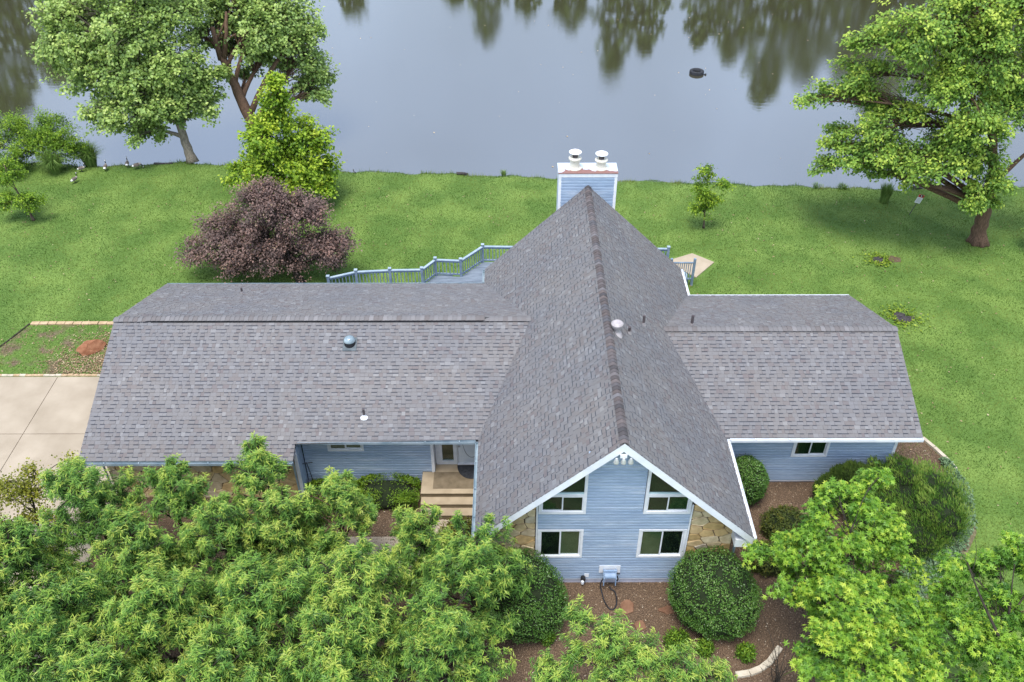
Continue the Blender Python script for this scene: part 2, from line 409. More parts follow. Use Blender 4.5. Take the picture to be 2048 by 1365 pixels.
# leaf templates: (along, across, lift)
LANCE = (np.array([(0, 0, 0), (.42, .5, .05), (1, 0, -.14), (.42, -.5, .05)]), np.array([(0, 1, 2), (0, 2, 3)]))
OVAL = (np.array([(0, 0, 0), (.28, .46, .07), (.7, .4, .05), (1, 0, -.1), (.7, -.4, .05), (.28, -.46, .07)]), np.array([(0, 1, 2), (0, 2, 3), (0, 3, 4), (0, 4, 5)]))
STAR = (np.array([(0, 0, 0), (.14, .13, .03), (.1, .6, -.04), (.36, .17, .04), (.68, .58, -.1), (.6, .11, .05), (1.05, 0, -.2), (.6, -.11, .05), (.68, -.58, -.1), (.36, -.17, .04), (.1, -.6, -.04), (.14, -.13, .03)]),
        np.array([(1, 2, 3), (0, 1, 3), (0, 3, 5), (3, 4, 5), (0, 5, 6), (0, 6, 7), (7, 8, 9), (0, 7, 9), (9, 10, 11), (0, 9, 11)]))
def leaves(P, D, N, L, wr, tpl):
    D = nrm(D); N = nrm(N - D*(N*D).sum(1, keepdims=True)); Sx = np.cross(D, N)
    T, F = tpl; n = len(P); k = len(T); L = np.asarray(L)[:, None, None]
    V = P[:, None, :] + L*(T[None, :, 0:1]*D[:, None, :] + wr*T[None, :, 1:2]*Sx[:, None, :] + T[None, :, 2:3]*N[:, None, :])
    Fa = (F[None] + (np.arange(n)*k)[:, None, None]).reshape(-1, 3)
    return V.reshape(-1, 3), Fa, k

def rdir(g, n, zmin=-1.0):
    z = g.uniform(zmin, 1, n); a = g.uniform(0, 2*math.pi, n); r = np.sqrt(1-z*z)
    return np.stack([r*np.cos(a), r*np.sin(a), z], 1)

def thin_tubes(A, B, C, r0, r1):
    """many 2-segment 3-sided twigs A->B->C (arrays)"""
    n = len(A); T = nrm(C-A); ref = np.tile([.31, .77, .2], (n, 1)); u = nrm(np.cross(T, ref)); w = np.cross(T, u)
    V = []
    for P, r in ((A, r0), (B, (r0+r1)/2), (C, r1)):
        for k in range(3):
            a = 2*math.pi*k/3; V.append(P + np.reshape(r, (-1, 1))*(math.cos(a)*u + math.sin(a)*w))
    V = np.stack(V, 1).reshape(-1, 3); f = []
    for j in (0, 3):
        for k in range(3):
            a, b = j+k, j+(k+1) % 3; f += [(a, b, b+3), (a, b+3, a+3)]
    f = np.array(f); return V, (f[None] + (np.arange(n)*9)[:, None, None]).reshape(-1, 3)

def tree(name, label, cat, trunk, tr, lobes, leafm, bark, seed, dens=1.0, leaf=.14, wr=.3, tpl=LANCE, per=22, spread=.28, droop=.25, spike=.0, group=None, spl=90, tonebias=.5, extra=None, topline=True, rexp=.42, tone_tip=.35, clump=7):
    g = np.random.default_rng(seed); trunk = np.asarray(trunk, float)
    root = empty(name, trunk[0], label, cat, group)
    mb = MB(); n = len(trunk)
    # smooth trunk
    t = np.linspace(0, n-1, n*4); tp = np.stack([np.interp(t, range(n), trunk[:, k]) for k in range(3)], 1)
    tp[1:-1] += g.normal(0, tr*.08, (len(tp)-2, 3)); rr = tr*(1-.72*t/(n-1)); rr[0] *= 1.35; rr[1] *= 1.1
    tv, tf = tube(tp, rr, 18)
    if tr > .15:
        ct = np.repeat(tp, 18, 0); ridge = np.tile(1+.10*np.sin(np.arange(18)*2.1*3)+g.normal(0, .05, 18), len(tp))*(1+g.normal(0, .035, len(tv)))
        tv = ct+(tv-ct)*ridge[:, None]
    mb.put(tv, tf)
    A = []; B = []; E = []; O = []; W = []
    for lb in lobes:
        c = np.array(lb[:3]); rad = np.array([lb[3], lb[3], lb[4]])
        j = np.argmin(np.linalg.norm(tp - (c - np.array([0, 0, .55*np.linalg.norm(c[:2]-tp[-1][:2]) + .3])), axis=1)); j = max(j, len(tp)//4)
        mid = (tp[j]+c)/2 + np.array([0, 0, .18*np.linalg.norm(c-tp[j])]) + g.normal(0, .08, 3)*np.linalg.norm(c-tp[j])
        lp = bez(tp[j], mid, c, 7); lr = np.linspace(min(rr[j]*.62, tr*.5), max(.012, tr*.08), 7); mb.tube(lp, lr, 6)
        m = max(8, int(spl*dens*(rad[0]*rad[1]+2*rad[0]*rad[2])/3))
        nc = max(4, m//clump); ci = g.integers(0, nc, m); d = nrm(rdir(g, nc, -.75)[ci] + g.normal(0, .22, (m, 3))); r = np.clip((g.uniform(0, 1, nc)**rexp)[ci] + g.normal(0, .07, m), .05, 1.1)
        lump = 1 + .18*np.sin(d[:, 0]*5+seed)*np.cos(d[:, 1]*5+c[2]) + g.normal(0, .10, m)
        e = c + d*rad*(r*lump)[:, None]
        s0 = lp[g.integers(3, 7, m)]; s0 = s0 + (e-s0)*.02
        A.append(s0); E.append(e); B.append((s0+e)/2 + np.array([0, 0, .12])*np.linalg.norm(e-s0, axis=1)[:, None] + g.normal(0, .05, (m, 3))); O.append(d); W.append(r)
    A = np.vstack(A); B = np.vstack(B); E = np.vstack(E); O = np.vstack(O); W = np.concatenate(W)
    keep = E[:, 2] > .25 + hgt(E[:, 0], E[:, 1]); A, B, E, O, W = A[keep], B[keep], E[keep], O[keep], W[keep]; m = len(E)
    h2 = slice(0, m, 2); m2 = len(A[h2]); V, F = thin_tubes(A[h2], B[h2], E[h2], np.full(m2, max(.008, tr*.06)), np.full(m2, .004)); mb.put(V, F)
    if extra:
        for path, ra in extra: mb.tube(path, ra, 7)
    mb.build('trunk', bark, root, smooth=True)
    # leaves
    tt = g.uniform(.25, 1, (m, per))**.7; tone_s = g.normal(0, .16, m)
    ax = nrm(E-B + np.array([0, 0, .35*spike]))
    P = B[:, None]*(1-tt[..., None]) + E[:, None]*tt[..., None] + g.normal(0, spread*.45, (m, per, 3))*np.array([1, 1, .7])*(1-.5*spike)
    if spike: P = E[:, None] + ax[:, None]*((tt-1)*spread*1.5)[..., None] + g.normal(0, .03, (m, per, 3))
    rd = rdir(g, m*per).reshape(m, per, 3)
    D = rd*(1.0) + ax[:, None]*(.55+.5*spike) + O[:, None]*.35 + np.array([0, 0, -droop])
    if spike: D = nrm(np.cross(rd, ax[:, None]))*1.0 + ax[:, None]*(.15+.75*(tt[..., None]-.5)) + np.array([0, 0, -droop])
    Nn = np.array([0, 0, 1.0]) + .55*rdir(g, m*per).reshape(m, per, 3) + O[:, None]*.3
    Lg = leaf*g.uniform(.7, 1.2, (m, per))
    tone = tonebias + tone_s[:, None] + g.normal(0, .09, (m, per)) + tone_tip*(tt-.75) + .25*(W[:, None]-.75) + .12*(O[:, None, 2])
    V, F, k = leaves(P.reshape(-1, 3), D.reshape(-1, 3), Nn.reshape(-1, 3), Lg.ravel(), wr, tpl)
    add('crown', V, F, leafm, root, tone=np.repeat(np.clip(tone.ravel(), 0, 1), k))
    return root

def blob(name, label, cat, lobes, leafm, seed, n, leaf, wr=.6, tpl=LANCE, out=.5, jitter=.05, group=None, dirbias=None, tonebias=.45, corek=.86, box=None, lump=.06, updir=.3, flat=.0):
    """clipped / mounded shrub: leaves all over lobes (cx,cy,cz,rx,ry,rz), dark twiggy core inside"""
    g = np.random.default_rng(seed); lobes = np.asarray(lobes, float)
    base = (lobes[0][0], lobes[0][1], float(hgt(lobes[0][0], lobes[0][1])))
    root = empty(name, base, label, cat, group)
    w = lobes[:, 3]*lobes[:, 5]+lobes[:, 3]*lobes[:, 4]; w = w/w.sum()
    li = g.choice(len(lobes), n, p=w); d = rdir(g, n, -.65); c = lobes[li, :3]; rad = lobes[li, 3:6]
    lu = 1 + lump*np.sin(d[:, 0]*9+seed)*np.sin(d[:, 1]*8)+lump*np.sin(d[:, 2]*11+d[:, 0]*6)
    dd = d.copy()
    if box is not None: dd = np.sign(d)*np.abs(d)**box; dd = dd/np.maximum(np.abs(dd).max(1, keepdims=True)*.999, np.linalg.norm(dd, axis=1, keepdims=True)*.78)
    P = c + dd*rad*(lu*(1-np.abs(g.normal(0, jitter, n))))[:, None]
    st = g.random(n) < .035; P[st] += (d*g.uniform(.02, .09, (n, 1)))[st]
    ok = P[:, 2] > hgt(P[:, 0], P[:, 1])+.03
    for j in range(len(lobes)):
        q = (P-lobes[j, :3])/(lobes[j, 3:6]*.8); ok &= ~(((q**2).sum(1) < 1) & (li != j))
    P, d, li, lu = P[ok], d[ok], li[ok], lu[ok]; m = len(P)
    Dv = d*out + rdir(g, m)*.8 + np.array([0, 0, updir])
    if dirbias is not None: Dv = d*out + rdir(g, m)*.28 + np.asarray(dirbias)
    Nn = d + .5*rdir(g, m)
    V, F, k = leaves(P, Dv, Nn, leaf*g.uniform(.65, 1.25, m), wr, tpl)
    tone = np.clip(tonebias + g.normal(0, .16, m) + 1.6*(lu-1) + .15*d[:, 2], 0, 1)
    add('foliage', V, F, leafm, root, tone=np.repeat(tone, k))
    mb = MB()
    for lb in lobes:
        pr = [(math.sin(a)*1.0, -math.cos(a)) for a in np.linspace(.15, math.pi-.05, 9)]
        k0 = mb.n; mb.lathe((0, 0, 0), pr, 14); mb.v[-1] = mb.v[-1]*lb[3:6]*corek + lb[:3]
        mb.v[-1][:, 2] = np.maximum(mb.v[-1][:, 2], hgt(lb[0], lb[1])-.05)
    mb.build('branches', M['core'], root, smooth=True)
    return root

# ------------------------------------------------------------------ ground, pond
def axis(lo, hi, fine0, fine1, step, grow=1.25):
    a = list(np.arange(fine0, fine1+step/2, step)); s = step
    while a[-1] < hi: s *= grow; a.append(min(hi, a[-1]+s))
    s = step
    while a[0] > lo: s *= grow; a.insert(0, max(lo, a[0]-s))
    return np.array(a)
gx = axis(-700, 700, -34, 30, .8); gy = axis(-300, 1200, -8, 32, .4)
X_, Y_ = np.meshgrid(gx, gy); Zg = hgt(X_, Y_)
nx, ny = len(gx), len(gy); ii = (np.arange(ny-1)[:, None]*nx + np.arange(nx-1)[None]).ravel()
ground = add('ground', np.stack([X_.ravel(), Y_.ravel(), Zg.ravel()], 1), np.stack([ii, ii+1, ii+nx+1, ii+nx], 1), M['lawn'], origin=(0, 0, 0), smooth=True)
tag(ground, 'green mown lawn around the house sloping to the pond', kind='structure')
pond = add('pond', [(-350, 22, -1), (350, 22, -1), (350, 100, -1), (-350, 100, -1)], [(0, 1, 2, 3)], M['water'], origin=(0, 22, -1))
tag(pond, 'still muddy pond reflecting the pale sky', kind='structure')

BED = [(-9.8, 4.6), (-9.8, 3.95), (-16.3, 3.95), (-16.3, 2.0), (-19, 2.0), (-19.5, -7), (5.2, -7), (5.6, -2.3), (4.6, -2.75), (6.2, -1.9), (8.0, -.7), (9.56, .6), (10.9, 1.75), (11.9, 2.75), (12.35, 4.0), (12.45, 5.2), (11.95, 6.5), (9.9, 6.5), (9.9, 4.5), (3.6, 4.6), (3.6, .6), (-3.6, .6), (-3.6, 4.6)]
bed = sheet('mulch_bed', BED, 1.0, .006, M['mulch']); tag(bed, 'brown bark mulch bed in front of the house', kind='structure')
SBED = [(-23.2, 13.45), (-24.6, 10.15), (-16.5, 10.15), (-16.5, 13.45)]
def sbmat():
    k = MT('weedy_soil'); f = k.noise(12, 6, src='Position'); g = k.noise(1.3, 5, src='Position')
    c = k.mixc(k.ramp(g, [(.50, (0, 0, 0)), (.64, (1, 1, 1))]), k.ramp(f, [(.3, (.06, .12, .016)), (.7, (.12, .2, .03))]), k.ramp(f, [(.3, (.09, .06, .036)), (.7, (.19, .14, .085))]))
    k.l(c, k.b.inputs['Base Color']); k.b.inputs['Roughness'].default_value = .95; k.bump(f, .5, .04); return k.m
sb = sheet('side_bed', SBED, 1.0, .004, sbmat()); tag(sb, 'weedy bare soil bed beside the driveway', kind='structure')
# small path and worn soil strip
wp = sheet('walkway', [(-9.0, 2.2), (-9.0, 1.0), (-3.9, 1.0), (-3.9, 2.9), (-5.6, 2.9), (-5.9, 2.2)], 1.0, .012, M['concrete']); tag(wp, 'pale concrete walkway leading to the porch steps', kind='structure')
worn = sheet('worn_soil', [(12.1, 3.6), (11.95, 2.6), (11.0, 1.55), (9.7, .4), (8.2, -.85), (6.4, -2.1), (6.6, -2.35), (8.45, -1.25), (9.95, -.05), (11.3, 1.15), (12.2, 2.3), (12.4, 3.6)], 1.0, .010, noisy('worn_soil', (.10, .085, .05), (.19, .16, .09), 6, .95, .4)); tag(worn, kind='structure')

drv = bpy.data.objects.new('driveway', None); COL.objects.link(drv); drv.location = (-22, 6, 0); tag(drv, 'pale concrete driveway slabs at the garage side', kind='structure')
dx = [-30.2, -27.0, -23.9, -20.72, -17.5, -16.25]; dy = [-2.6, .55, 3.72, 6.87, 10.06]
for i in range(5):
    for j in range(4):
        MB().prism([(dx[i]+.012, dy[j]+.012, -.1), (dx[i+1]-.012, dy[j]+.012, -.1), (dx[i+1]-.012, dy[j+1]-.012, -.1), (dx[i]+.012, dy[j+1]-.012, -.1)], (0, 0, .125)).build('slab', M['concrete'], drv)
jm = sheet('driveway_joint', [(dx[0], dy[0]), (dx[-1], dy[0]), (dx[-1], dy[-1]), (dx[0], dy[-1])], 3, .012, M['soil']); jm.parent = drv; jm.location = (22, -6, 0)
pad = MB().prism([(4.3, 18.2, -.05), (5.05, 17.3, -.05), (5.45, 16.85, -.05), (6.5, 18.1, -.05), (5.6, 18.85, -.05)], (0, 0, .10)).build('patio_slab', M['pad']); tag(pad, 'tan diamond shaped concrete slab behind the house', kind='structure')

# ------------------------------------------------------------------ house
house = empty('house', (0, 0, 0), 'blue grey sided house with shingled cross gable roof and stone panels', 'house')
W, ZR, ZE, YL = 3.97, 6.38, 2.58, 13.77
mS = (ZR-ZE)/W
def zmain(x): return ZR - mS*np.abs(x)
LW = dict(x=-16.67, yf=4.02, zf=2.55, yr=8.23, zr=4.23, yb=12.76, yg=3.35, xg=-9.87)
LW['s'] = (LW['zr']-LW['zf'])/(LW['yr']-LW['yf']); LW['zg'] = LW['zf']-LW['s']*(LW['yf']-LW['yg'])
RW = dict(x=10.29, yf=4.03, zf=2.60, yr=7.73, zr=4.16, yb=11.84)
RW['s'] = (RW['zr']-RW['zf'])/(RW['yr']-RW['yf'])
def zwing(Wg, y):
    return np.where(y < Wg['yr'], Wg['zr']-Wg['s']*(Wg['yr']-y), Wg['zr']-(Wg['zr']-Wg['zf'])/(Wg['yb']-Wg['yr'])*(y-Wg['yr']))

# roof decks
dk = .11
rm = MB()
for s in (-1, 1):
    rm.prism([(0, .005, ZR), (s*W, .005, ZE), (s*W, .005, ZE-dk), (0, .005, ZR-dk)], (0, YL-.01, 0))
roof_main = rm.build('main_roof', M['deckedge'], house)
def wing_roof(name, Wg, sgn):
    mb = MB(); x0 = Wg['x']; x1 = -sgn*-1*0
    xe = sgn*2.3
    mb.prism([(x0, Wg['yr'], Wg['zr']), (x0, Wg['yf'], Wg['zf']), (x0, Wg['yf'], Wg['zf']-dk), (x0, Wg['yr'], Wg['zr']-dk)], (xe-x0, 0, 0))
    mb.prism([(x0, Wg['yr'], Wg['zr']), (x0, Wg['yb'], Wg['zf']), (x0, Wg['yb'], Wg['zf']-dk), (x0, Wg['yr'], Wg['zr']-dk)], (xe-x0, 0, 0))
    if 'yg' in Wg:
        mb.prism([(x0, Wg['yf'], Wg['zf']), (x0, Wg['yg'], Wg['zg']), (x0, Wg['yg'], Wg['zg']-dk), (x0, Wg['yf'], Wg['zf']-dk)], (Wg['xg']-x0, 0, 0))
    return mb.build(name, M['deckedge'], house)
roof_left = wing_roof('garage_wing_roof', LW, -1)
roof_right = wing_roof('bedroom_wing_roof', RW, 1)

# shingles
EXPO = .143
cells = []      # (score, roof, corners..)
def shingle_plane(roof, O, U, V, ul, ur, vlen, seed, cull=None):
    """O eave corner, U along the course, V up the slope; ul/ur limits as functions of v"""
    g = np.random.default_rng(seed); O, U, V = (np.asarray(a, float) for a in (O, U, V)); V = nrm(V); N = np.cross(U, V)
    rows = int(math.ceil(vlen/EXPO)); last_proud = None
    for i in range(rows):
        v0 = i*EXPO; v1 = min(v0+EXPO+.006, vlen)
        a0, b0, a1, b1 = ul(v0), ur(v0), ul(v1), ur(v1)
        u = min(a0, a1) - g.uniform(0, .2); end = max(b0, b1); proud = bool(g.integers(2)); course = g.normal(0, .03)
        run = 0
        while u < end:
            w = g.choice([.10, .13, .16, .20]) + g.uniform(-.012, .012)
            ua, ub = u+.002, u+w-.002; u += w
            c = (max(ua, a0, a1), min(ub, b0, b1))
            q0 = (min(max(ua, a0), b0), min(max(ub, a0), b0)); q1 = (min(max(ua, a1), b1), min(max(ub, a1), b1))
            if q0[1]-q0[0] < .004 and q1[1]-q1[0] < .004: continue
            proud = not proud if g.random() < .85 else proud
            full = (q0 == (ua, ub) and q1 == (ua, ub))
            ctr = O + U*(ua+ub)/2 + V*(v0+v1)/2
            if cull is not None and cull(ctr): continue
            th = .017 if proud else .008
            tone = float(np.clip(g.choice([.3, .42, .55, .6, .7, .95], p=[.08, .18, .28, .25, .16, .05]) + g.normal(0, .06) + course - (0 if proud else .05), .2, 1))
            shadow_band = 0.0 + .07*g.random() if (proud and g.random() < .82) else None  # dark strip: printed shingle band, also painting in the shadow under proud tabs
            d = ctr-CAM; dist = np.linalg.norm(d); sc = -(d@N)/dist**3*w
            cells.append((sc if (full and i < rows-1) else -1, roof, O, U, V, N, q0, q1, v0, v1, th, tone, shadow_band))

def cull_main(s):
    Wg = LW if s < 0 else RW
    def f(c):
        if not (Wg['yf'] < c[1] < Wg['yb']): return False
        return zwing(Wg, c[1]) > c[2] + .12
    return f
sl = math.hypot(W, ZR-ZE)
shingle_plane(roof_main, (-W-.02, YL, ZE-.02), (0, -1, 0), (W, 0, ZR-ZE), lambda v: -.02, lambda v: YL+.03, sl+.02, 1, cull_main(-1))
shingle_plane(roof_main, (W+.02, 0, ZE-.02), (0, 1, 0), (-W, 0, ZR-ZE), lambda v: -.03, lambda v: YL+.02, sl+.02, 2, cull_main(1))
def wing_planes(roof, Wg, sgn, seed):
    lenf = math.hypot(Wg['yr']-Wg['yf'], Wg['zr']-Wg['zf']); lenb = math.hypot(Wg['yb']-Wg['yr'], Wg['zr']-Wg['zf'])
    cf = (Wg['zr']-Wg['zf'])/lenf; cb = (Wg['zr']-Wg['zf'])/lenb
    val = lambda z: sgn*((ZR-z)/mS - .12)
    if sgn < 0:
        ext = math.hypot(Wg['yf']-Wg['yg'], Wg['zf']-Wg['zg'])
        O = (Wg['x']-.02, Wg['yg']-.02, Wg['zg']-.01)
        shingle_plane(roof, O, (1, 0, 0), (0, Wg['yr']-Wg['yf'], Wg['zr']-Wg['zf']), lambda v: 0,
                      lambda v: (Wg['xg'] if v < ext-.01 else min(val(Wg['zg']+v*cf), -W+.02 if Wg['zg']+v*cf < ZE else 9)) - O[0], lenf+ext+.02, seed)
        Ob = (val(Wg['zf'])+.1, Wg['yb']+.02, Wg['zf']-.01)
        shingle_plane(roof, Ob, (-1, 0, 0), (0, Wg['yr']-Wg['yb'], Wg['zr']-Wg['zf']), lambda v: Ob[0]-val(Wg['zf']+v*cb), lambda v: Ob[0]-Wg['x']+.02, lenb+.02, seed+1)
    else:
        O = (0, Wg['yf']-.02, Wg['zf']-.01)
        shingle_plane(roof, O, (1, 0, 0), (0, Wg['yr']-Wg['yf'], Wg['zr']-Wg['zf']), lambda v: val(Wg['zf']+v*cf), lambda v: Wg['x']+.02, lenf+.02, seed)
        Ob = (Wg['x']+.02, Wg['yb']+.02, Wg['zf']-.01)
        shingle_plane(roof, Ob, (-1, 0, 0), (0, Wg['yr']-Wg['yb'], Wg['zr']-Wg['zf']), lambda v: 0, lambda v: Ob[0]-val(Wg['zf']+v*cb), lenb+.02, seed+1)
wing_planes(roof_left, LW, -1, 11); wing_planes(roof_right, RW, 1, 21)

cells_sorted = sorted(range(len(cells)), key=lambda i: -cells[i][0]); single = set(cells_sorted[:300])
def cell_geo(c, local=False):
    sc, roof, O, U, V, N, q0, q1, v0, v1, th, tone, shadow_band = c
    vb = v1-.04; f = (vb-v0)/(v1-v0); qb = (q0[0]+(q1[0]-q0[0])*f, q0[1]+(q1[1]-q0[1])*f)
    tb = th + (.002-th)*f
    if local:
        w = q0[1]-q0[0]
        pts = [(0, 0, -.002), (w, 0, -.002), (0, 0, th), (w, 0, th), (0, vb-v0, tb), (w, vb-v0, tb), (0, v1-v0, .002), (w, v1-v0, .002)]
    else:
        P = lambda u, v, n: O+U*u+V*v+N*n
        pts = [P(q0[0], v0, -.002), P(q0[1], v0, -.002), P(q0[0], v0, th), P(q0[1], v0, th), P(qb[0], vb, tb), P(qb[1], vb, tb), P(q1[0], v1, .002), P(q1[1], v1, .002)]
    F = [(0, 1, 3, 2), (2, 3, 5, 4), (4, 5, 7, 6), (0, 2, 4), (1, 5, 3)]
    T = [.16, tone, shadow_band if shadow_band is not None else tone, .1, .1]
    return pts, F, T
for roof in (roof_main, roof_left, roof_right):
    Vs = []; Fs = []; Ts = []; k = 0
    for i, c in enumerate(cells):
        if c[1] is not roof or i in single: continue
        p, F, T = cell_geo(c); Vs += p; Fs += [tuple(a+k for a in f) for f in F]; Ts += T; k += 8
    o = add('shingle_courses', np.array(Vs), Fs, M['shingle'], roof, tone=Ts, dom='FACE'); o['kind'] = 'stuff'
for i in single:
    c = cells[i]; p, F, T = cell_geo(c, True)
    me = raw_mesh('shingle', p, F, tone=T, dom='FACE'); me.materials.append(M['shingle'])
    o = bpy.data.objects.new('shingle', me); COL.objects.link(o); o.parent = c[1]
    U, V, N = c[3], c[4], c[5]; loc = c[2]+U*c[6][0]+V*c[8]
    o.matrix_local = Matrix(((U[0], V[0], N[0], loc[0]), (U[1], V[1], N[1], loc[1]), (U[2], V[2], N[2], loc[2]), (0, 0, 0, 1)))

# ridge caps (shared meshes)
def cap_mesh(slope, half, ln, arch):
    prof = []
    for t in np.linspace(-1, 1, 9):
        x = t*half; z = -slope*math.sqrt(x*x+arch*arch)+slope*arch+.03; prof.append((x, z))
    V = [(x, 0, z+.018) for x, z in prof] + [(x, ln, z) for x, z in prof] + [(x, 0, z) for x, z in prof]
    F = []
    for i in range(8): F += [(i+1, i, i+9, i+10), (i, i+1, i+19, i+18)]
    return raw_mesh('ridge_cap', V, F, smooth=False)
gr = np.random.default_rng(5)
cm = cap_mesh(mS, .13, .19, .045); cm.materials.append(M['cap'])
for i in range(92):
    o = bpy.data.objects.new('ridge_cap', cm); COL.objects.link(o); o.parent = roof_main
    o.location = (gr.normal(0, .004), -.02+i*.1495, ZR-.012); o.rotation_euler = (0, 0, gr.normal(0, .012))
for roof, Wg, x0, x1, zz in ((roof_left, LW, LW['x'], -2.25, .0), (roof_right, RW, 2.3, RW['x'], 0)):
    cw = cap_mesh(Wg['s'], .15, .2, .06); cw.materials.append(M['cap_pale'])
    nn = int(abs(x1-x0)/.16)
    for i in range(nn):
        x = x0+(x1-x0)*i/nn if Wg is RW else x1+(x0-x1)*i/nn
        vent = Wg is LW and -15.4 < x < -3.7
        o = bpy.data.objects.new('ridge_cap', cw); COL.objects.link(o); o.parent = roof
        o.location = (x, Wg['yr'], Wg['zr']-.005 + (.035 if vent else 0)); o.rotation_euler = (0, 0, -math.pi/2 if Wg is RW else math.pi/2)
vm = MB()
vm.prism([(-15.4, LW['yr']-.15, LW['zr']-.06), (-15.4, LW['yr']+.15, LW['zr']-.05), (-15.4, LW['yr']+.13, LW['zr']-.012), (-15.4, LW['yr'], LW['zr']+.045), (-15.4, LW['yr']-.135, LW['zr']-.012)], (11.7, 0, 0))
vm.build('ridge_vent', M['black'], roof_left)

# fascia, soffit, gutters
fa = MB(); fd = .21
for s in (-1, 1):
    # split the rake boards at the ridge with a plumb cut
    fa.prism([(0, -.03, ZR-.01), (s*(W+.02), -.03, ZE-.03), (s*(W+.02), -.03, ZE-.03-fd*1.25), (0, -.03, ZR-.01-fd*1.38)], (0, .035, 0))
fa.build('front_rake_board', M['fascia'], house)
fb = MB()
for s in (-1, 1): fb.prism([(0, YL-.005, ZR-.01), (s*W, YL-.005, ZE-.01), (s*W, YL-.005, ZE-.2), (0, YL-.005, ZR-.2)], (0, .03, 0))
fb.build('rear_rake_board', M['fascia'], house)
sf = MB()
for s in (-1, 1):
    sf.prism([(s*3.5, .01, ZE-.02-dk), (s*W, .01, ZE-.02-dk-.02), (s*W, .01, ZE-.45), (s*3.5, .01, ZE-.45)], (0, .42, 0))
sf.build('eave_return', M['fascia'], house)
def gutter(name, a, b, outv, mat, parent=house, w=.10, h=.10):
    a, b, n = (np.asarray(v, float) for v in (a, b, outv)); mb = MB()
    mb.prism([a+n*(w-.012), a+n*w, a+n*w-[0, 0, h], a+n*(w-.012)-[0, 0, h]], b-a)
    mb.prism([a-[0, 0, h-.01], a+n*(w-.012)-[0, 0, h-.01], a+n*(w-.012)-[0, 0, h], a-[0, 0, h]], b-a)
    mb.prism([a-n*.0, a+n*.008, a+n*.008-[0, 0, h-.011], a-[0, 0, h-.011]], b-a)
    for e in (a, b-(b-a)/np.linalg.norm(b-a)*.01):
        mb.prism([e, e+n*w, e+n*w-[0, 0, h], e-[0, 0, h]], (b-a)/np.linalg.norm(b-a)*.01)
    L = np.linalg.norm(b-a); d = (b-a)/L
    for t in np.arange(.8, L, 1.1): mb.prism([a+d*t, a+d*t+n*w, a+d*t+n*w-[0, 0, .012], a+d*t-[0, 0, .012]], d*.025)
    return mb.build(name, mat, parent)
gutter('gutter', (LW['x'], LW['yg']-.02, LW['zg']-.03), (LW['xg'], LW['yg']-.02, LW['zg']-.03), (0, -1, 0), M['gutter'])
gutter('gutter', (LW['xg']+.05, LW['yf']-.02, LW['zf']-.03), (-W-.12, LW['yf']-.02, LW['zf']-.03), (0, -1, 0), M['gutter'])
gutter('gutter', (-W-.02, .02, ZE-.04), (-W-.02, LW['yf']-.14, ZE-.04), (-1, 0, 0), M['gutter'])
gutter('gutter', (-W-.02, LW['yb']+.1, ZE-.04), (-W-.02, YL, ZE-.04), (-1, 0, 0), M['gutter'])
gutter('gutter', (LW['x'], LW['yb']+.02, LW['zf']-.03), (-W-.12, LW['yb']+.02, LW['zf']-.03), (0, 1, 0), M['gutter'])
gutter('gutter', (W+.13, RW['yf']-.02, RW['zf']-.03), (RW['x']+.03, RW['yf']-.02, RW['zf']-.03), (0, -1, 0), M['fascia'])
gutter('gutter', (W+.02, -.02, ZE-.03), (W+.02, RW['yf']-.03, ZE-.03), (1, 0, 0), M['fascia'])
gutter('gutter', (W+.02, RW['yb']+.05, ZE-.03), (W+.02, YL, ZE-.03), (1, 0, 0), M['fascia'])
gutter('gutter', (W+.1, RW['yb']+.02, RW['zf']-.03), (RW['x']+.02, RW['yb']+.02, RW['zf']-.03), (0, 1, 0), M['fascia'])
for Wg, x, nm in ((LW, LW['x'], 'gable_board'), (RW, RW['x'], 'gable_board')):
    e = -.02 if x < 0 else .02; yg, zg_ = (Wg.get('yg', Wg['yf']), Wg.get('zg', Wg['zf']))
    m = MB(); m.prism([(x, Wg['yr'], Wg['zr']-.02), (x, yg, zg_-.02), (x, yg, zg_-.2), (x, Wg['yr'], Wg['zr']-.2)], (e, 0, 0))
    m.prism([(x, Wg['yr'], Wg['zr']-.02), (x, Wg['yb'], Wg['zf']-.02), (x, Wg['yb'], Wg['zf']-.2), (x, Wg['yr'], Wg['zr']-.2)], (e, 0, 0)); m.build(nm, M['fascia'], house)
MB().box((W-.55, RW['yf']+.01, RW['zf']-.13), (RW['x']-.05, RW['yf']+.46, RW['zf']-.115)).build('soffit', M['fascia'], house)
MB().box((LW['xg'], LW['yf']+.01, LW['zf']-.13), (-W+.4, LW['yf']+.44, LW['zf']-.115)).build('soffit', M['fascia'], house)
MB().box((LW['x']+.05, LW['yg']+.01, LW['zg']-.13), (LW['xg']-.02, LW['yg']+.44, LW['zg']-.115)).build('soffit', M['fascia'], house)
def dspout(path): MB().tube(path, .04, 4).build('downspout', M['gutter'], house)
dspout([(-16.25, 3.28, 2.16), (-16.25, 3.55, 2.0), (-16.2, 3.72, 1.8), (-16.2, 3.72, .0)])
dspout([(3.78, .3, 2.1), (3.66, .4, 1.9), (3.66, .4, 0)])
dspout([(-10.0, 3.66, 2.1), (-10.0, 3.70, .05)])

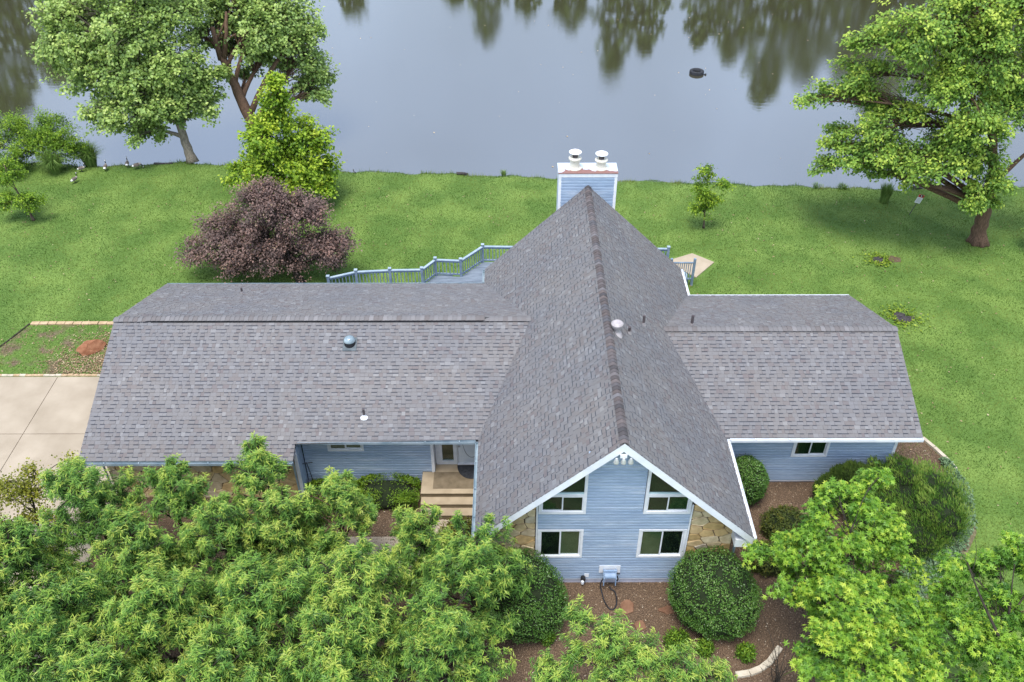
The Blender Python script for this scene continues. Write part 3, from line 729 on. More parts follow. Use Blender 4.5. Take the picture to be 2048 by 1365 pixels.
# walls: backing sheets
YW = .45
wall_front = MB().prism([(-3.55, YW+.14, -.2), (3.55, YW+.14, -.2), (3.55, YW+.14, ZR-mS*3.55-dk), (0, YW+.14, ZR-dk-.02), (-3.55, YW+.14, ZR-mS*3.55-dk)], (0, .05, 0)).build('front_gable_wall', M['sheath'], house)
wall_right = MB().box((3.6, 4.48+.14, -.2), (9.82, 4.48+.19, 2.45)).build('bedroom_wing_wall', M['sheath'], house)
wall_left = MB().box((-9.9, 4.46+.14, -.2), (-5.54, 4.46+.19, 2.42)).build('entry_wing_wall', M['sheath'], house)
mb = MB(); mb.box((3.5, .6, -.2), (3.55, 4.5, 2.5)); mb.box((-3.55, .6, -.2), (-3.5, 4.9, 2.5)); mb.box((-3.55, 12.7, -.2), (-3.5, 13.3, 2.5)); mb.box((3.5, 11.8, -.2), (3.55, 13.3, 2.5))
mb.prism([(-3.5, 13.3, -.2), (3.5, 13.3, -.2), (3.5, 13.3, 2.7), (0, 13.3, ZR-dk), (-3.5, 13.3, 2.7)], (0, .05, 0)); mb.build('main_side_wall', M['siding'], house)
mb = MB(); mb.prism([(9.82, 4.62, -.2), (9.82, 11.4, -.2), (9.82, 11.4, 2.6), (9.82, 7.73, 4.0), (9.82, 4.62, 2.6)], (-.05, 0, 0)); mb.box((3.6, 11.35, -.2), (9.82, 11.4, 2.5)); mb.build('bedroom_wing_side_wall', M['siding'], house)
mb = MB(); mb.prism([(-16.2, 3.95, -.2), (-16.2, 12.3, -.2), (-16.2, 12.3, 2.55), (-16.2, 8.23, 4.05), (-16.2, 3.95, 2.3)], (.05, 0, 0)); mb.box((-16.2, 12.25, -.2), (-3.6, 12.3, 2.5)); mb.build('garage_end_wall', M['siding'], house)
wall_gar = MB().box((-16.2, 3.88, -.2), (-9.9, 3.93, 2.25)).build('garage_stone_wall', M['mortar'], house)
wall_ret = MB().box((-9.97, 3.82, -.2), (-9.92, 4.6, 2.4)).build('garage_return_wall', M['sheath'], house)
mb = MB(); mb.box((-2.3+.01, YW-.005, -.2), (2.3-.01, YW+.1, .08)); mb.build('foundation', M['found'], house)
MB().box((3.62, 4.475, -.2), (9.8, 4.6, .08)).build('foundation', M['found'], house)
MB().box((-9.9, 4.455, -.2), (-5.6, 4.58, .08)).build('foundation', M['found'], house)

LAP = .122
def boards(part, O, U, N, z0, z1, lim, holes=(), seed=0):
    """one siding board object per course segment; lim(z)->(u0,u1)"""
    O, U, N = (np.asarray(a, float) for a in (O, U, N)); g = np.random.default_rng(seed); z = z0
    while z < z1-.03:
        zt = min(z+LAP, z1); zm = (z+zt)/2; a0, b0 = lim(z); a1, b1 = lim(zt)
        cuts = sorted([(h[0], h[1]) for h in holes if h[2] < zm < h[3]]); segs = []; s = None; cur = (a0, a1)
        for c in cuts:
            if c[0] > cur[0]+.02: segs.append((cur[0], c[0], cur[1], c[0]))
            cur = (c[1], c[1])
        if b0 > cur[0]+.02: segs.append((cur[0], b0, cur[1], b1))
        for (l0, r0, l1, r1) in segs:
            # long runs get one vertical butt seam
            parts = [(l0, r0, l1, r1)]
            if r0-l0 > 3.0:
                c = l0+(r0-l0)*g.uniform(.3, .7); parts = [(l0, c-.002, l1, c-.002), (c+.002, r0, c+.002, r1)]
            for (p0, p1, t0, t1) in parts:
                r1_ = max(t1, t0+.004)
                tl = g.normal(0, .002); P = lambda u, zz, n: O+U*u+np.array([0, 0, zz])+N*n
                V = [P(p0, z, 0), P(p1, z, 0), P(p0, z, .036+tl), P(p1, z, .036+tl), P(p0+(t0-p0)*.68, z+(zt-z)*.68, .034), P(p1+(r1_-p1)*.68, z+(zt-z)*.68, .034), P(t0, zt+.002, .0), P(r1_, zt+.002, .0)]
                add('siding_board', V, [(1, 0, 2, 3), (3, 2, 4, 5), (5, 4, 6, 7), (0, 6, 4, 2), (1, 3, 5, 7)] if np.cross(U, [0, 0, 1])@N < 0 else [(0, 1, 3, 2), (2, 3, 5, 4), (4, 5, 7, 6), (0, 2, 4, 6), (1, 7, 5, 3)], M['siding'], part)
        z = zt

def gable_lim(z):
    a = min(2.19, (ZR-dk-.03-z)/mS); return (-max(a, .01), max(a, .01))
holesF = [(-2.18, -.84, 1.15, 2.42), (.78, 2.18, 1.15, 2.42), (-2.19, -.86, 3.12, 5.6), (.80, 2.19, 3.12, 5.6)]
def front_lim(z): return gable_lim(z)
boards(wall_front, (0, YW, 0), (1, 0, 0), (0, -1, 0), .12, 6.0, front_lim, holesF, 1)
boards(wall_right, (0, 4.48, 0), (1, 0, 0), (0, -1, 0), .12, 2.42, lambda z: (3.62, 9.74), [(6.4, 7.6, 1.27, 2.42)], 2)
boards(wall_left, (0, 4.46, 0), (1, 0, 0), (0, -1, 0), .12, 2.42, lambda z: (-9.85, -5.62), [(-9.02, -7.82, 1.6, 2.42), (-5.95, -5.5, 0, .62)], 3)
boards(wall_ret, (-9.915, 3.85, 0), (0, 1, 0), (1, 0, 0), .12, 2.35, lambda z: (0, .58), (), 4)
# white trims
tr = MB(); tr.box((-2.2, YW-.03, .075), (2.2, YW, .115)); tr.build('base_trim', M['white'], house)
MB().box((3.62, 4.45, .075), (9.8, 4.48, .115)).build('base_trim', M['white'], house)
MB().box((-9.85, 4.43, .075), (-5.6, 4.46, .115)).build('base_trim', M['white'], house)
for x in (-2.21, 2.21): MB().box((x-.022, YW-.05, .0), (x+.022, YW, 3.5)).build('corner_trim', M['white'], house)
MB().box((9.74, 4.44, .1), (9.84, 4.60, 2.45)).build('corner_trim', M['white'], house)
MB().box((-5.62, 4.42, .55), (-5.52, 4.9, 2.45)).build('corner_trim', M['white'], house)
MB().box((-9.985, 3.78, 0), (-9.885, 3.85, 2.3)).build('corner_trim', M['white'], house)

# stones
def clip(poly, n, c):
    out = []
    for i in range(len(poly)):
        p, q = poly[i], poly[(i+1) % len(poly)]; a, b = p@n-c, q@n-c
        if a <= 0: out.append(p)
        if a*b < 0: out.append(p+(q-p)*(a/(a-b)))
    return out
def stones(part, poly, yy, size, seed):
    g = np.random.default_rng(seed); P = np.array(poly, float); K = np.array([.72, 1.0]); Q = P*K
    lo, hi = Q.min(0), Q.max(0); seeds = []
    tries = 0
    while tries < 4000:
        tries += 1; s = g.uniform(lo, hi); r = size*g.uniform(.62, 1.25)
        if inpoly(np.array([s[0]]), np.array([s[1]]), Q)[0] and all(np.linalg.norm(s-t[0]) > (r+t[1])/2 for t in seeds): seeds.append((s, r))
    pts = np.array([s[0] for s in seeds])
    for i, s in enumerate(pts):
        cell = [q for q in Q]; od = np.argsort(np.linalg.norm(pts-s, axis=1))[1:26]
        for j in od:
            t = pts[j]; n = t-s; L = np.linalg.norm(n); n = n/L
            wgt = .5 + .12*(seeds[i][1]-seeds[j][1])/max(size, .01); cell = clip(cell, n, s@n+L*wgt)
            if len(cell) < 3: break
        if len(cell) < 3: continue
        c = np.array(cell)/K; ctr = c.mean(0)
        # chamfer the corners, shrink for the joint, roughen
        cc = []
        for a in range(len(c)):
            p, q = c[a], c[(a+1) % len(c)]; cc += [p*.9+q*.1, p*.12+q*.88]
        c = np.array(cc); rr = np.linalg.norm(c-ctr, axis=1, keepdims=True); c = ctr+(c-ctr)*np.maximum(.4, 1-.015/np.maximum(rr, .03)) + g.normal(0, .005, c.shape)
        t = g.uniform(.025, .05); tilt = g.normal(0, .05, 2); n = len(c)
        F0 = [(p[0], yy, p[1]) for p in c]; F1 = [(p[0], yy-t*.8, p[1]) for p in c]
        c2 = ctr+(c-ctr)*.93; F2 = [(p[0], yy-t-float((p-ctr)@tilt), p[1]) for p in c2]
        V = F0+F1+F2; F = []
        for k in range(n):
            k2 = (k+1) % n; F += [(k, k2, n+k2, n+k), (n+k, n+k2, 2*n+k2, 2*n+k)]
        F.append(tuple(range(2*n, 3*n)))
        add('stone', V, F, M['stone'], part)
sw_l = MB().prism([(-3.55, YW, -.15), (-2.24, YW, -.15), (-2.24, YW, ZR-mS*2.24-dk-.02), (-3.55, YW, ZR-mS*3.55-dk-.02)], (0, .13, 0)).build('stone_panel', M['mortar'], house)
sw_r = MB().prism([(3.55, YW, -.15), (2.24, YW, -.15), (2.24, YW, ZR-mS*2.24-dk-.02), (3.55, YW, ZR-mS*3.55-dk-.02)], (0, .13, 0)).build('stone_panel', M['mortar'], house)
stones(sw_l, [(-3.54, -.12), (-2.245, -.12), (-2.245, ZR-mS*2.24-.2), (-3.54, ZR-mS*3.55-.2)], YW, .30, 3)
stones(sw_r, [(2.245, -.12), (3.54, -.12), (3.54, ZR-mS*3.55-.2), (2.245, ZR-mS*2.24-.2)], YW, .30, 4)
stones(wall_gar, [(-16.18, -.12), (-10.0, -.12), (-10.0, 2.15), (-16.18, 2.15)], 3.88, .36, 5)

# windows
def fbox(mb, x0, x1, z0, z1, y0, y1): mb.box((x0, y0, z0), (x1, y1, z1))
def window(x0, x1, z0, z1, y, blinds=(None, None), t=.075, label=None):
    m = MB()
    fbox(m, x0, x0+t, z0, z1, y-.05, y+.03); fbox(m, x1-t, x1, z0, z1, y-.05, y+.03); fbox(m, x0+t, x1-t, z0, z0+t, y-.052, y+.03); fbox(m, x0+t, x1-t, z1-t*.8, z1, y-.048, y+.03)
    w = m.build('window', M['white'], house)
    if label: w['label'] = label
    a, b, c, d = x0+t, x1-t, z0+t, z1-t*.8; mid = (a+b)/2; s = .04
    for k, (p, q) in enumerate(((a, mid+.015), (mid-.015, b))):
        yy = y-.03+.027*k; f = MB(); fbox(f, p+.001, p+s, c+.001, d-.001, yy, yy+.026); fbox(f, q-s, q-.001, c+.001, d-.001, yy, yy+.026); fbox(f, p+s, q-s, c+.001, c+s, yy, yy+.026); fbox(f, p+s, q-s, d-s, d-.001, yy, yy+.026)
        f.build('sash', M['white'], w); g = MB(); fbox(g, p+s, q-s, c+s, d-s, yy+.012, yy+.016); g.build('pane', M['glass'], w)
        if blinds[k]:
            bl = MB()
            if blinds[k][1] == 'h':
                for zz in np.arange(c+.005, d-.02, .03): bl.prism([(p+s, y+.028, zz), (p+s, y+.036, zz+.036), (p+s, y+.039, zz+.036), (p+s, y+.031, zz)], (q-p-2*s, 0, 0))
            else:
                for xx in np.arange(p+s, q-s-.03, .07): bl.prism([(xx, y+.028, c+.02), (xx+.06, y+.036, c+.02), (xx+.06, y+.039, c+.02), (xx, y+.031, c+.02)], (0, 0, d-c-.03))
            bl.build('blind', M[blinds[k][0]], w)
    i_ = MB(); fbox(i_, a-.03, b+.03, c-.03, d+.03, y+.045, y+.055); i_.build('dark_room', M['dark_in'], w)
    return w
window(-2.18, -.84, 1.15, 2.42, YW, (None, ('blind', 'h')))
window(.78, 2.18, 1.15, 2.42, YW, (('blind', 'h'), None))
window(6.4, 7.6, 1.27, 2.40, 4.48, (('blind_green', 'v'), ('blind_green', 'v')))
window(-9.02, -7.82, 1.6, 2.42, 4.46, (('blind_beige', 'h'), ('blind_beige', 'h')))
def gable_window(s):
    xo, xi = 2.17, .82; y = YW; t = .085
    top = lambda x: ZR-mS*x-dk-.03
    m = MB(); X = lambda a: s*a
    def pr(poly, y0, y1):
        P = [(s*a, y0, b) for a, b in poly]; P = P if s > 0 else P[::-1]; return P, (0, y1-y0, 0)
    m.prism(*pr([(xi, 3.12), (xi+t, 3.12), (xi+t, top(xi+t)), (xi, top(xi))], y-.05, y+.03))
    m.prism(*pr([(xo-t, 3.12), (xo, 3.12), (xo, top(xo)), (xo-t, top(xo-t))], y-.05, y+.03))
    m.prism(*pr([(xi+t, 3.12), (xo-t, 3.12), (xo-t, 3.21), (xi+t, 3.21)], y-.052, y+.03))
    m.prism(*pr([(xi+t, 3.84), (xo-t, 3.84), (xo-t, 3.95), (xi+t, 3.95)], y-.046, y+.03))
    w = m.build('gable_window', M['white'], house)
    a, b = xi+t, xo-t; mid = (a+b)/2; c, d = 3.21, 3.84; q = .035
    for k, (p0, p1) in enumerate(((a, mid+.015), (mid-.015, b))):
        f = MB(); yy = y-.03+.027*k
        for (u0, u1, z0, z1) in ((p0, p0+q, c, d), (p1-q, p1, c, d), (p0+q, p1-q, c, c+q), (p0+q, p1-q, d-q, d)): f.prism(*pr([(u0, z0), (u1, z0), (u1, z1), (u0, z1)], yy, yy+.026))
        f.build('sash', M['white'], w); MB().prism(*pr([(p0+q, c+q), (p1-q, c+q), (p1-q, d-q), (p0+q, d-q)], yy+.012, yy+.016)).build('pane', M['glass'], w)
    MB().prism(*pr([(a, 3.95), (b, 3.95), (b, top(b)), (a, top(a))], y-.012, y-.008)).build('pane', M['glass'], w)
    f = MB(); f.prism(*pr([(a, 3.95), (b, 3.95), (b, 4.0), (a, 4.0)], y-.03, y+.01)); f.build('sash', noisy('aqua_sash', (.42, .58, .60), (.5, .65, .66), 4, .5), w)
    MB().prism(*pr([(a, c), (b, c), (b, top(b)), (a, top(a))], y+.036, y+.042)).build('drape', M['blind_green'], w)
gable_window(-1); gable_window(1)

# front door bay
YD = 4.82
MB().box((-5.54, YD+.08, .4), (-3.55, YD+.13, 2.5)).build('entry_wall', M['white'], house)
side = MB()
for (a, b, c, d) in ((-5.50, -5.28, .56, 2.4), (-4.90, -4.78, .56, 2.4), (-5.28, -4.90, .56, .72), (-5.28, -4.90, 2.3, 2.4)): fbox(side, a, b, c, d, YD-.03, YD+.06)
sd = side.build('sidelight', M['white'], house)
m = MB(); fbox(m, -5.28, -4.90, .72, 2.3, YD+.02, YD+.03); m.build('pane', M['glass'], sd)
m = MB(); fbox(m, -5.27, -4.91, .74, 2.3, YD+.055, YD+.06); m.build('curtain', noisy('olive_curtain', (.12, .115, .06), (.2, .18, .11), 3, .9), sd)
door = MB(); fbox(door, -4.74, -3.84, .6, 2.4, YD, YD+.05); dr = door.build('door', M['white'], house)
m = MB(); fbox(m, -4.77, -4.745, .56, 2.4, YD-.03, YD+.06); fbox(m, -4.77, -3.8, .555, .6, YD-.06, YD+.06); m.build('door_frame', M['white'], dr)
for k in range(14):
    x = -4.70+k*.062; m = MB(); fbox(m, x, x+.055, .66, 2.3, YD-.008, YD); m.build('panel', M['fascia'], dr)
th = np.linspace(0, 2*math.pi, 41); MB().tube(np.stack([-4.28+.30*np.cos(th), np.full(41, YD-.014), 1.75+.85*np.sin(th)], 1), .007, 5, False).build('oval_moulding', M['pipe'], dr)
MB().lathe((-4.69, YD-.05, 1.45), [(.01, -.03), (.03, -.02), (.03, .02), (.01, .03)], 8).build('handle', M['metal'], dr)

# porch
po = MB(); po.box((-5.92, 3.50, -.2), (-3.56, YD+.1, .55)); porch = po.build('porch', M['riser'], house)
MB().box((-5.94, 3.47, .55), (-3.56, YD+.07, .575)).build('landing', M['porch'], porch)
MB().box((-5.92, 3.19, -.2), (-3.56, 3.498, .355)).build('step', M['riser'], porch); MB().box((-5.93, 3.17, .355), (-3.56, 3.496, .38)).build('tread', M['porch'], porch)
MB().box((-5.92, 2.88, -.2), (-3.56, 3.188, .165)).build('step', M['riser'], porch); MB().box((-5.93, 2.86, .165), (-3.56, 3.186, .19)).build('tread', M['porch'], porch)
rug = MB().box((-5.55, 3.68, .577), (-3.75, 4.42, .588)).build('carpet_strip', M['rug']); tag(rug, 'brown rectangular carpet lying on the front porch landing', 'rug')
a = np.linspace(math.pi, 2*math.pi, 25); mat_poly = [(-4.28+.5*math.cos(t), 4.72+.62*math.sin(t), .592) for t in a]
dm = MB().prism(mat_poly, (0, 0, .014)).build('doormat', M['rubber']); tag(dm, 'dark half round doormat in front of the white door', 'doormat')

# chimney
cx0, cx1, cy0, cy1, cz = -1.12, 1.11, 13.8, 14.6, 6.88
chim = MB().box((cx0+.04, cy0+.03, -.2), (cx1-.04, cy1-.03, cz)).build('chimney', M['sheath'], house)
boards(chim, (0, cy0+.03, 0), (1, 0, 0), (0, -1, 0), 4.75, cz-.17, lambda z: (cx0+.1, cx1-.1), (), 7)
boards(chim, (cx0+.04, cy0, 0), (0, 1, 0), (-1, 0, 0), 4.2, cz-.17, lambda z: (.1, .7), (), 8)
boards(chim, (cx1-.04, cy0, 0), (0, 1, 0), (1, 0, 0), 4.2, cz-.17, lambda z: (.1, .7), (), 8)
for x in (cx0, cx1-.11):
    for y in (cy0-.005, cy1-.11): MB().box((x, y, 0), (x+.11, y+.11, cz-.16)).build('corner_trim', M['white'], chim)
MB().box((cx0-.005, cy0-.012, cz-.16), (cx1+.005, cy1+.01, cz-.0)).build('cap_band', M['white'], chim)
MB().box((cx0-.02, cy0-.03, cz), (cx1+.02, cy1+.02, cz+.025)).build('chimney_cap', M['rustcap'], chim)
for x, dz in ((-.5, .03), (.5, -.04)):
    fl = MB().lathe((x, 14.2, cz+.027), [(.27, 0), (.27, .03), (.215, .05), (.215, .07), (.19, .09), (.185, .34+dz)], 24).build('flue', M['flue'], house, smooth=False)
    MB().lathe((x, 14.2, cz+.027), [(.225, .34+dz), (.245, .36+dz), (.245, .40+dz), (.19, .44+dz)], 24).build('flue_collar', M['flue'], fl)
    MB().lathe((x, 14.2, cz+.027), [(.13, .44+dz), (.13, .62+dz)], 16).build('spark_screen', M['pipe'], fl)
    MB().lathe((x, 14.2, cz+.027), [(.235, .62+dz), (.24, .64+dz), (.13, .70+dz), (.02, .72+dz)], 24).build('flue_cap', M['white'], fl)
    for a_ in range(4): MB().tube([(x+.16*math.cos(a_*1.57+.7), 14.2+.16*math.sin(a_*1.57+.7), cz+.45+dz), (x+.17*math.cos(a_*1.57+.7), 14.2+.17*math.sin(a_*1.57+.7), cz+.66+dz)], .012, 5).build('strut', M['flue'], fl)

# roof fittings
z0 = float(zmain(.27))
vt = MB().lathe((.28, 5.0, z0-.08), [(.2, -.05), (.16, .06), (.10, .14), (.10, .3)], 18).build('roof_vent', M['vent'], house)
MB().lathe((.28, 5.0, z0-.08), [(.11, .26), (.15, .29), (.18, .36), (.19, .42), (.14, .47), (.03, .5)], 18).build('vent_hood', M['vent'], vt)
def vpipe(x, y, z, h, r=.035, pl=.09, slopev=None, flash='flash'):
    p = MB().tube([(x, y, z-.05), (x, y, z+h)], r, 10).build('vent_pipe', M['pipe'], house)
    MB().lathe((x, y, z-.02), [(pl, -.01), (pl*.9, .02), (r*1.5, .05), (r*1.1, .12)], 14).build('flashing', M[flash], p)
vpipe(.76, 5.55, float(zmain(.76)), .26, .045); vpipe(1.42, 6.82, float(zmain(1.42)), .38, .045)
vpipe(-7.73, 4.75, float(zwing(LW, 4.75)), .34, .04, .14, flash='white'); vpipe(-13.24, 11.44, float(zwing(LW, 11.44)), .25, .04)
vpipe(3.34, 8.1, float(zwing(RW, 8.1)), .42, .05)
s_ = LW['s']; zz = lambda y: float(zwing(LW, y))
m = MB().prism([(-8.67, 7.02, zz(7.02)+.02), (-8.2, 7.02, zz(7.02)+.02), (-8.2, 7.5, zz(7.5)+.02), (-8.67, 7.5, zz(7.5)+.02)], (0, 0, .02)); tb = m.build('skylight_tube', M['gutter_dark'], house)
MB().lathe((-8.44, 7.3, zz(7.3)), [(.2, -.03), (.19, .12), (.19, .14)], 20).build('curb', M['black'], tb)
MB().lathe((-8.44, 7.3, zz(7.3)), [(.2, .13), (.2, .16), (.17, .24), (.11, .29), (.02, .31)], 20).build('dome', noisy('acrylic_dome', (.16, .22, .25), (.34, .42, .45), 3, .08, spec=.7), tb, smooth=True)

# floodlight under the apex
fl = MB().box((-.09, -.07, ZR-.50), (.09, .0-.031, ZR-.38)).build('floodlight', M['white'], house)
for x in (-.19, 0.0, .19):
    MB().lathe((x, -.12, ZR-.56), [(.03, .1), (.05, .05), (.075, -.04), (.07, -.07)], 12).build('lamp_head', M['metal'], fl)

# ------------------------------------------------------------------ deck behind the house
deck = empty('deck', (-5.5, 15, 0), 'blue grey wooden deck with baluster railing behind the garage wing', 'deck')
DZ, RT = .5, 1.42
PT = [(-11.3, 14.2), (-10.74, 14.97), (-9.62, 15.44), (-8.17, 15.56), (-6.79, 15.6), (-6.26, 16.38), (-5.14, 16.30), (-4.2, 17.46), (-1.2, 17.38), (1.6, 17.30), (4.12, 17.24)]
POLY = [(-10.9, 13.0)] + PT[1:] + [(4.12, 15.5), (3.0, 13.4), (-3.6, 13.4), (-3.6, 13.0)]
bd = .142; P_ = np.array(POLY)
for y in np.arange(13.0, 17.5, bd+.006):
    ym = y+bd/2; xs = []
    for i in range(len(P_)):
        p, q = P_[i], P_[(i+1) % len(P_)]
        if (p[1] > ym) != (q[1] > ym): xs.append(p[0]+(q[0]-p[0])*(ym-p[1])/(q[1]-p[1]))
    xs.sort()
    for a, b in zip(xs[::2], xs[1::2]):
        if b-a > .15: MB().box((a, y, DZ-.035), (b, y+bd, DZ)).build('board', M['deck'], deck)
mb = MB()
for i in range(1, len(PT)-1): mb.beam((*PT[i], DZ-.14), (*PT[i+1], DZ-.14), .04, .2)
mb.build('rim_joist', M['railing'], deck)
for i, (x, y) in enumerate(PT[1:]):
    p = MB().box((x-.055, y-.055, -.1), (x+.055, y+.055, RT)).build('post', M['railing'], deck)
    MB().box((x-.07, y-.07, RT), (x+.07, y+.07, RT+.03)).build('post_cap', M['railing_top'], p)
for i in range(1, len(PT)-1):
    a, b = np.array(PT[i]), np.array(PT[i+1]); L = np.linalg.norm(b-a); d = (b-a)/L; a2, b2 = a+d*.056, b-d*.056
    MB().beam((*a2, RT-.1), (*b2, RT-.1), .11, .04).build('top_rail', M['railing_top'], deck)
    MB().beam((*a2, RT-.165), (*b2, RT-.165), .035, .085).build('under_rail', M['railing'], deck)
    MB().beam((*a2, DZ+.10), (*b2, DZ+.10), .05, .08).build('bottom_rail', M['railing'], deck)
    n = max(2, int(L/.145))
    if i < len(PT)-3 or i == len(PT)-2:
        for k in range(1, n):
            c = a+d*L*k/n; MB().box((c[0]-.018, c[1]-.018, DZ+.142), (c[0]+.018, c[1]+.018, RT-.209)).build('baluster', M['railing'], deck)
sr = empty('stair_railing', (4.8, 16.2, 0), 'short slate blue stair railing beside the tan concrete slab', 'railing')
MB().box((5.10, 16.24, -.05), (5.2, 16.34, 1.42)).build('post', M['railing'], sr); MB().box((4.08, 16.24, -.05), (4.18, 16.34, 1.42)).build('post', M['railing'], sr)
MB().box((4.182, 16.26, 1.18), (5.098, 16.32, 1.23)).build('top_rail', M['railing'], sr); MB().box((4.182, 16.26, .32), (5.098, 16.32, .38)).build('bottom_rail', M['railing'], sr)
for k in range(9): MB().box((4.23+k*.095, 16.275, .382), (4.262+k*.095, 16.305, 1.178)).build('baluster', M['railing'], sr)
MB().box((4.1, 16.36, -.05), (5.0, 17.0, .25)).build('step', M['railing_top'], sr)

# ------------------------------------------------------------------ small things by the gable
hr = empty('hose_reel', (.1, YW, .4), 'blue grey hose reel on a white plate on the gable wall', 'hose reel')
MB().box((-.28, YW-.05, .42), (.36, YW-.024, .75)).build('wall_plate', M['white'], hr)
for x in (-.14, .22):
    m = MB(); m.beam((x, YW-.05, .62), (x, YW-.26, .40), .03, .09); m.beam((x, YW-.26, .42), (x, YW-.28, .12), .03, .06); m.build('side_arm', M['hose_blue'], hr)
MB().tube([(-.12, YW-.2, .48), (.2, YW-.2, .48)], [.1, .1], 14).build('drum', M['hose_blue'], hr)
MB().beam((-.16, YW-.12, .6), (.26, YW-.12, .6), .06, .05).build('top_bar', M['hose_blue'], hr)
MB().tube([(.24, YW-.2, .56), (.34, YW-.2, .58)], .02, 6).build('crank_handle', M['black'], hr)
hp = np.array([(-.12, YW-.22, .42), (-.2, YW-.24, .3), (-.24, YW-.26, .1), (-.2, YW-.35, -.05), (-.15, YW-.7, -.09), (-.02, YW-.98, -.09), (.12, YW-1.02, -.09), (.24, YW-.8, -.09), (.24, YW-.5, -.08), (.2, YW-.36, -.06), (.12, YW-.3, -.07), (.05, YW-.26, .02)])
tt = np.linspace(0, len(hp)-1, 60); hp2 = np.stack([np.interp(tt, range(len(hp)), hp[:, k]) for k in range(3)], 1)
for _ in range(4): hp2[1:-1] = (hp2[:-2]+hp2[1:-1]*2+hp2[2:])/4
MB().tube(hp2, .022, 7).build('hose', M['black'], hr, smooth=True)
MB().tube([(.26, YW-.2, .46), (.29, YW-.24, .36), (.27, YW-.24, .27), (.24, YW-.2, .24)], .02, 7).build('hose_tail', M['black'], hr)
ob = empty('outlet_box', (-.72, YW, .2), 'white wall outlet with a black cover beside the hose reel', 'outlet')
MB().box((-.72, YW-.05, .2), (-.58, YW-.024, .36)).build('plate', M['white'], ob)
MB().lathe((-.75, YW-.09, .16), [(.05, -.1), (.075, -.06), (.075, .08), (.05, .13)], 12).build('cover', M['black'], ob)
MB().lathe((-.77, YW-.16, .10), [(.03, -.08), (.05, -.05), (.05, .05), (.02, .09)], 10).build('lamp', M['white'], ob)
pw = MB(); pw.tube([(-9.62, 4.28, -.1), (-9.75, 4.24, 1.25)], .014, 6); pw.tube([(-10.0+.12, 4.2, 1.24), (-9.55, 4.24, 1.26)], .012, 6)
tag(pw.build('plant_hook_pole', M['black']), 'thin black T shaped pole beside the garage return wall', 'pole')

def slabstone(name, label, cx, cy, r, seed, mat, h=.07, sq=1.0, z=None, grp=None):
    g = np.random.default_rng(seed); n = 11; a = np.sort(g.uniform(0, 2*math.pi, n)+0); a = np.linspace(0, 2*math.pi, n, endpoint=False)+g.normal(0, .12, n)
    rr = r*g.uniform(.75, 1.1, n); z0 = float(hgt(cx, cy)) if z is None else z
    b = [(cx+rr[i]*math.cos(a[i]), cy+rr[i]*sq*math.sin(a[i]), z0-.05) for i in range(n)]
    t = [(cx+rr[i]*.97*math.cos(a[i]), cy+rr[i]*.97*sq*math.sin(a[i]), z0+h*.7) for i in range(n)]
    u = [(cx+rr[i]*.86*math.cos(a[i]), cy+rr[i]*.86*sq*math.sin(a[i]), z0+h+g.normal(0, .008)) for i in range(n)]
    F = []
    for k in range(n):
        k2 = (k+1) % n; F += [(k, k2, n+k2, n+k), (n+k, n+k2, 2*n+k2, 2*n+k)]
    F.append(tuple(range(2*n, 3*n))); return tag(add(name, b+t+u, F, mat), label, 'stone', grp)
G_ = 'flat stones in the mulch'
slabstone('stepping_stone', 'reddish flat stone in mulch below the hose reel', .52, -.48, .24, 1, M['flag'], sq=1.15, grp=G_)
slabstone('stepping_stone', 'reddish wedge shaped flat stone beside the boxwood under the stone panel', 1.78, -.58, .32, 5, M['flag'], sq=.5, grp=G_)
slabstone('stepping_stone', 'small reddish flat stone half hidden by the centre front tree', .85, -1.12, .2, 3, M['flag'], grp=G_)

# boulder
def boulder():
    bm = bmesh.new(); bmesh.ops.create_icosphere(bm, subdivisions=3, radius=1); g = np.random.default_rng(14)
    pl = [(nrm(v), c) for v, c in zip(rdir(g, 14), g.uniform(.5, .8, 14))]
    pl.append((np.array([.05, .25, .97])/1.0, .55)); pl.append((np.array([0, -.9, .44]), .7))
    for v in bm.verts:
        p = np.array(v.co)
        for n, c in pl:
            d = p@n
            if d > c: p = p-n*(d-c)
        p += g.normal(0, .008, 3); v.co = p
    me = bpy.data.meshes.new('boulder'); bm.to_mesh(me); bm.free(); me.materials.append(M['rock_red'])
    o = bpy.data.objects.new('boulder', me); COL.objects.link(o); o.location = (-20.1, 11.75, .17); o.scale = (.72, .42, .40); o.rotation_euler = (.05, -.1, .45)
    tag(o, 'large red sandstone boulder in the weedy bed by the driveway', 'boulder')
boulder()

# edging
ed = empty('brick_edging', (-21.3, 13.5, 0), 'row of tan bricks edging the side bed along the lawn', 'edging')
g = np.random.default_rng(8)
for k in range(11):
    x = -23.2+k*.355; MB().prism([(x+g.normal(0, .01), 13.42, -.05), (x+.33, 13.42+g.normal(0, .012), -.05), (x+.33, 13.62, -.05), (x, 13.62+g.normal(0, .012), -.05)], (g.normal(0, .006), 0, .11)).build('brick', M['brick'], ed)
ed2 = empty('driveway_edging', (-20.2, 10.15, 0), 'thin line of dark tan bricks between the driveway and side bed', 'edging')
for k in range(36):
    x = -24.6+k*.235; MB().prism([(x, 10.09, -.05), (x+.225, 10.09, -.05), (x+.225, 10.19, -.05), (x, 10.19, -.05)], (0, g.normal(0, .008), .10)).build('brick', M['kerb'] if g.random() < .3 else M['brick'], ed2)
ed3 = MB(); ep = np.array([(-23.28, 13.5, .02), (-23.7, 12.3, .02), (-24.2, 11.1, .02), (-24.7, 10.15, .02)]); ed3.tube(ep, .035, 6); tag(ed3.build('timber_edging', M['twig']), 'dark thin timber edging along the far side bed edge', 'edging')
ck = empty('kerb_edging', (12.2, 5.5, 0), 'curved pale concrete edging beside the bedroom wing corner', 'edging')
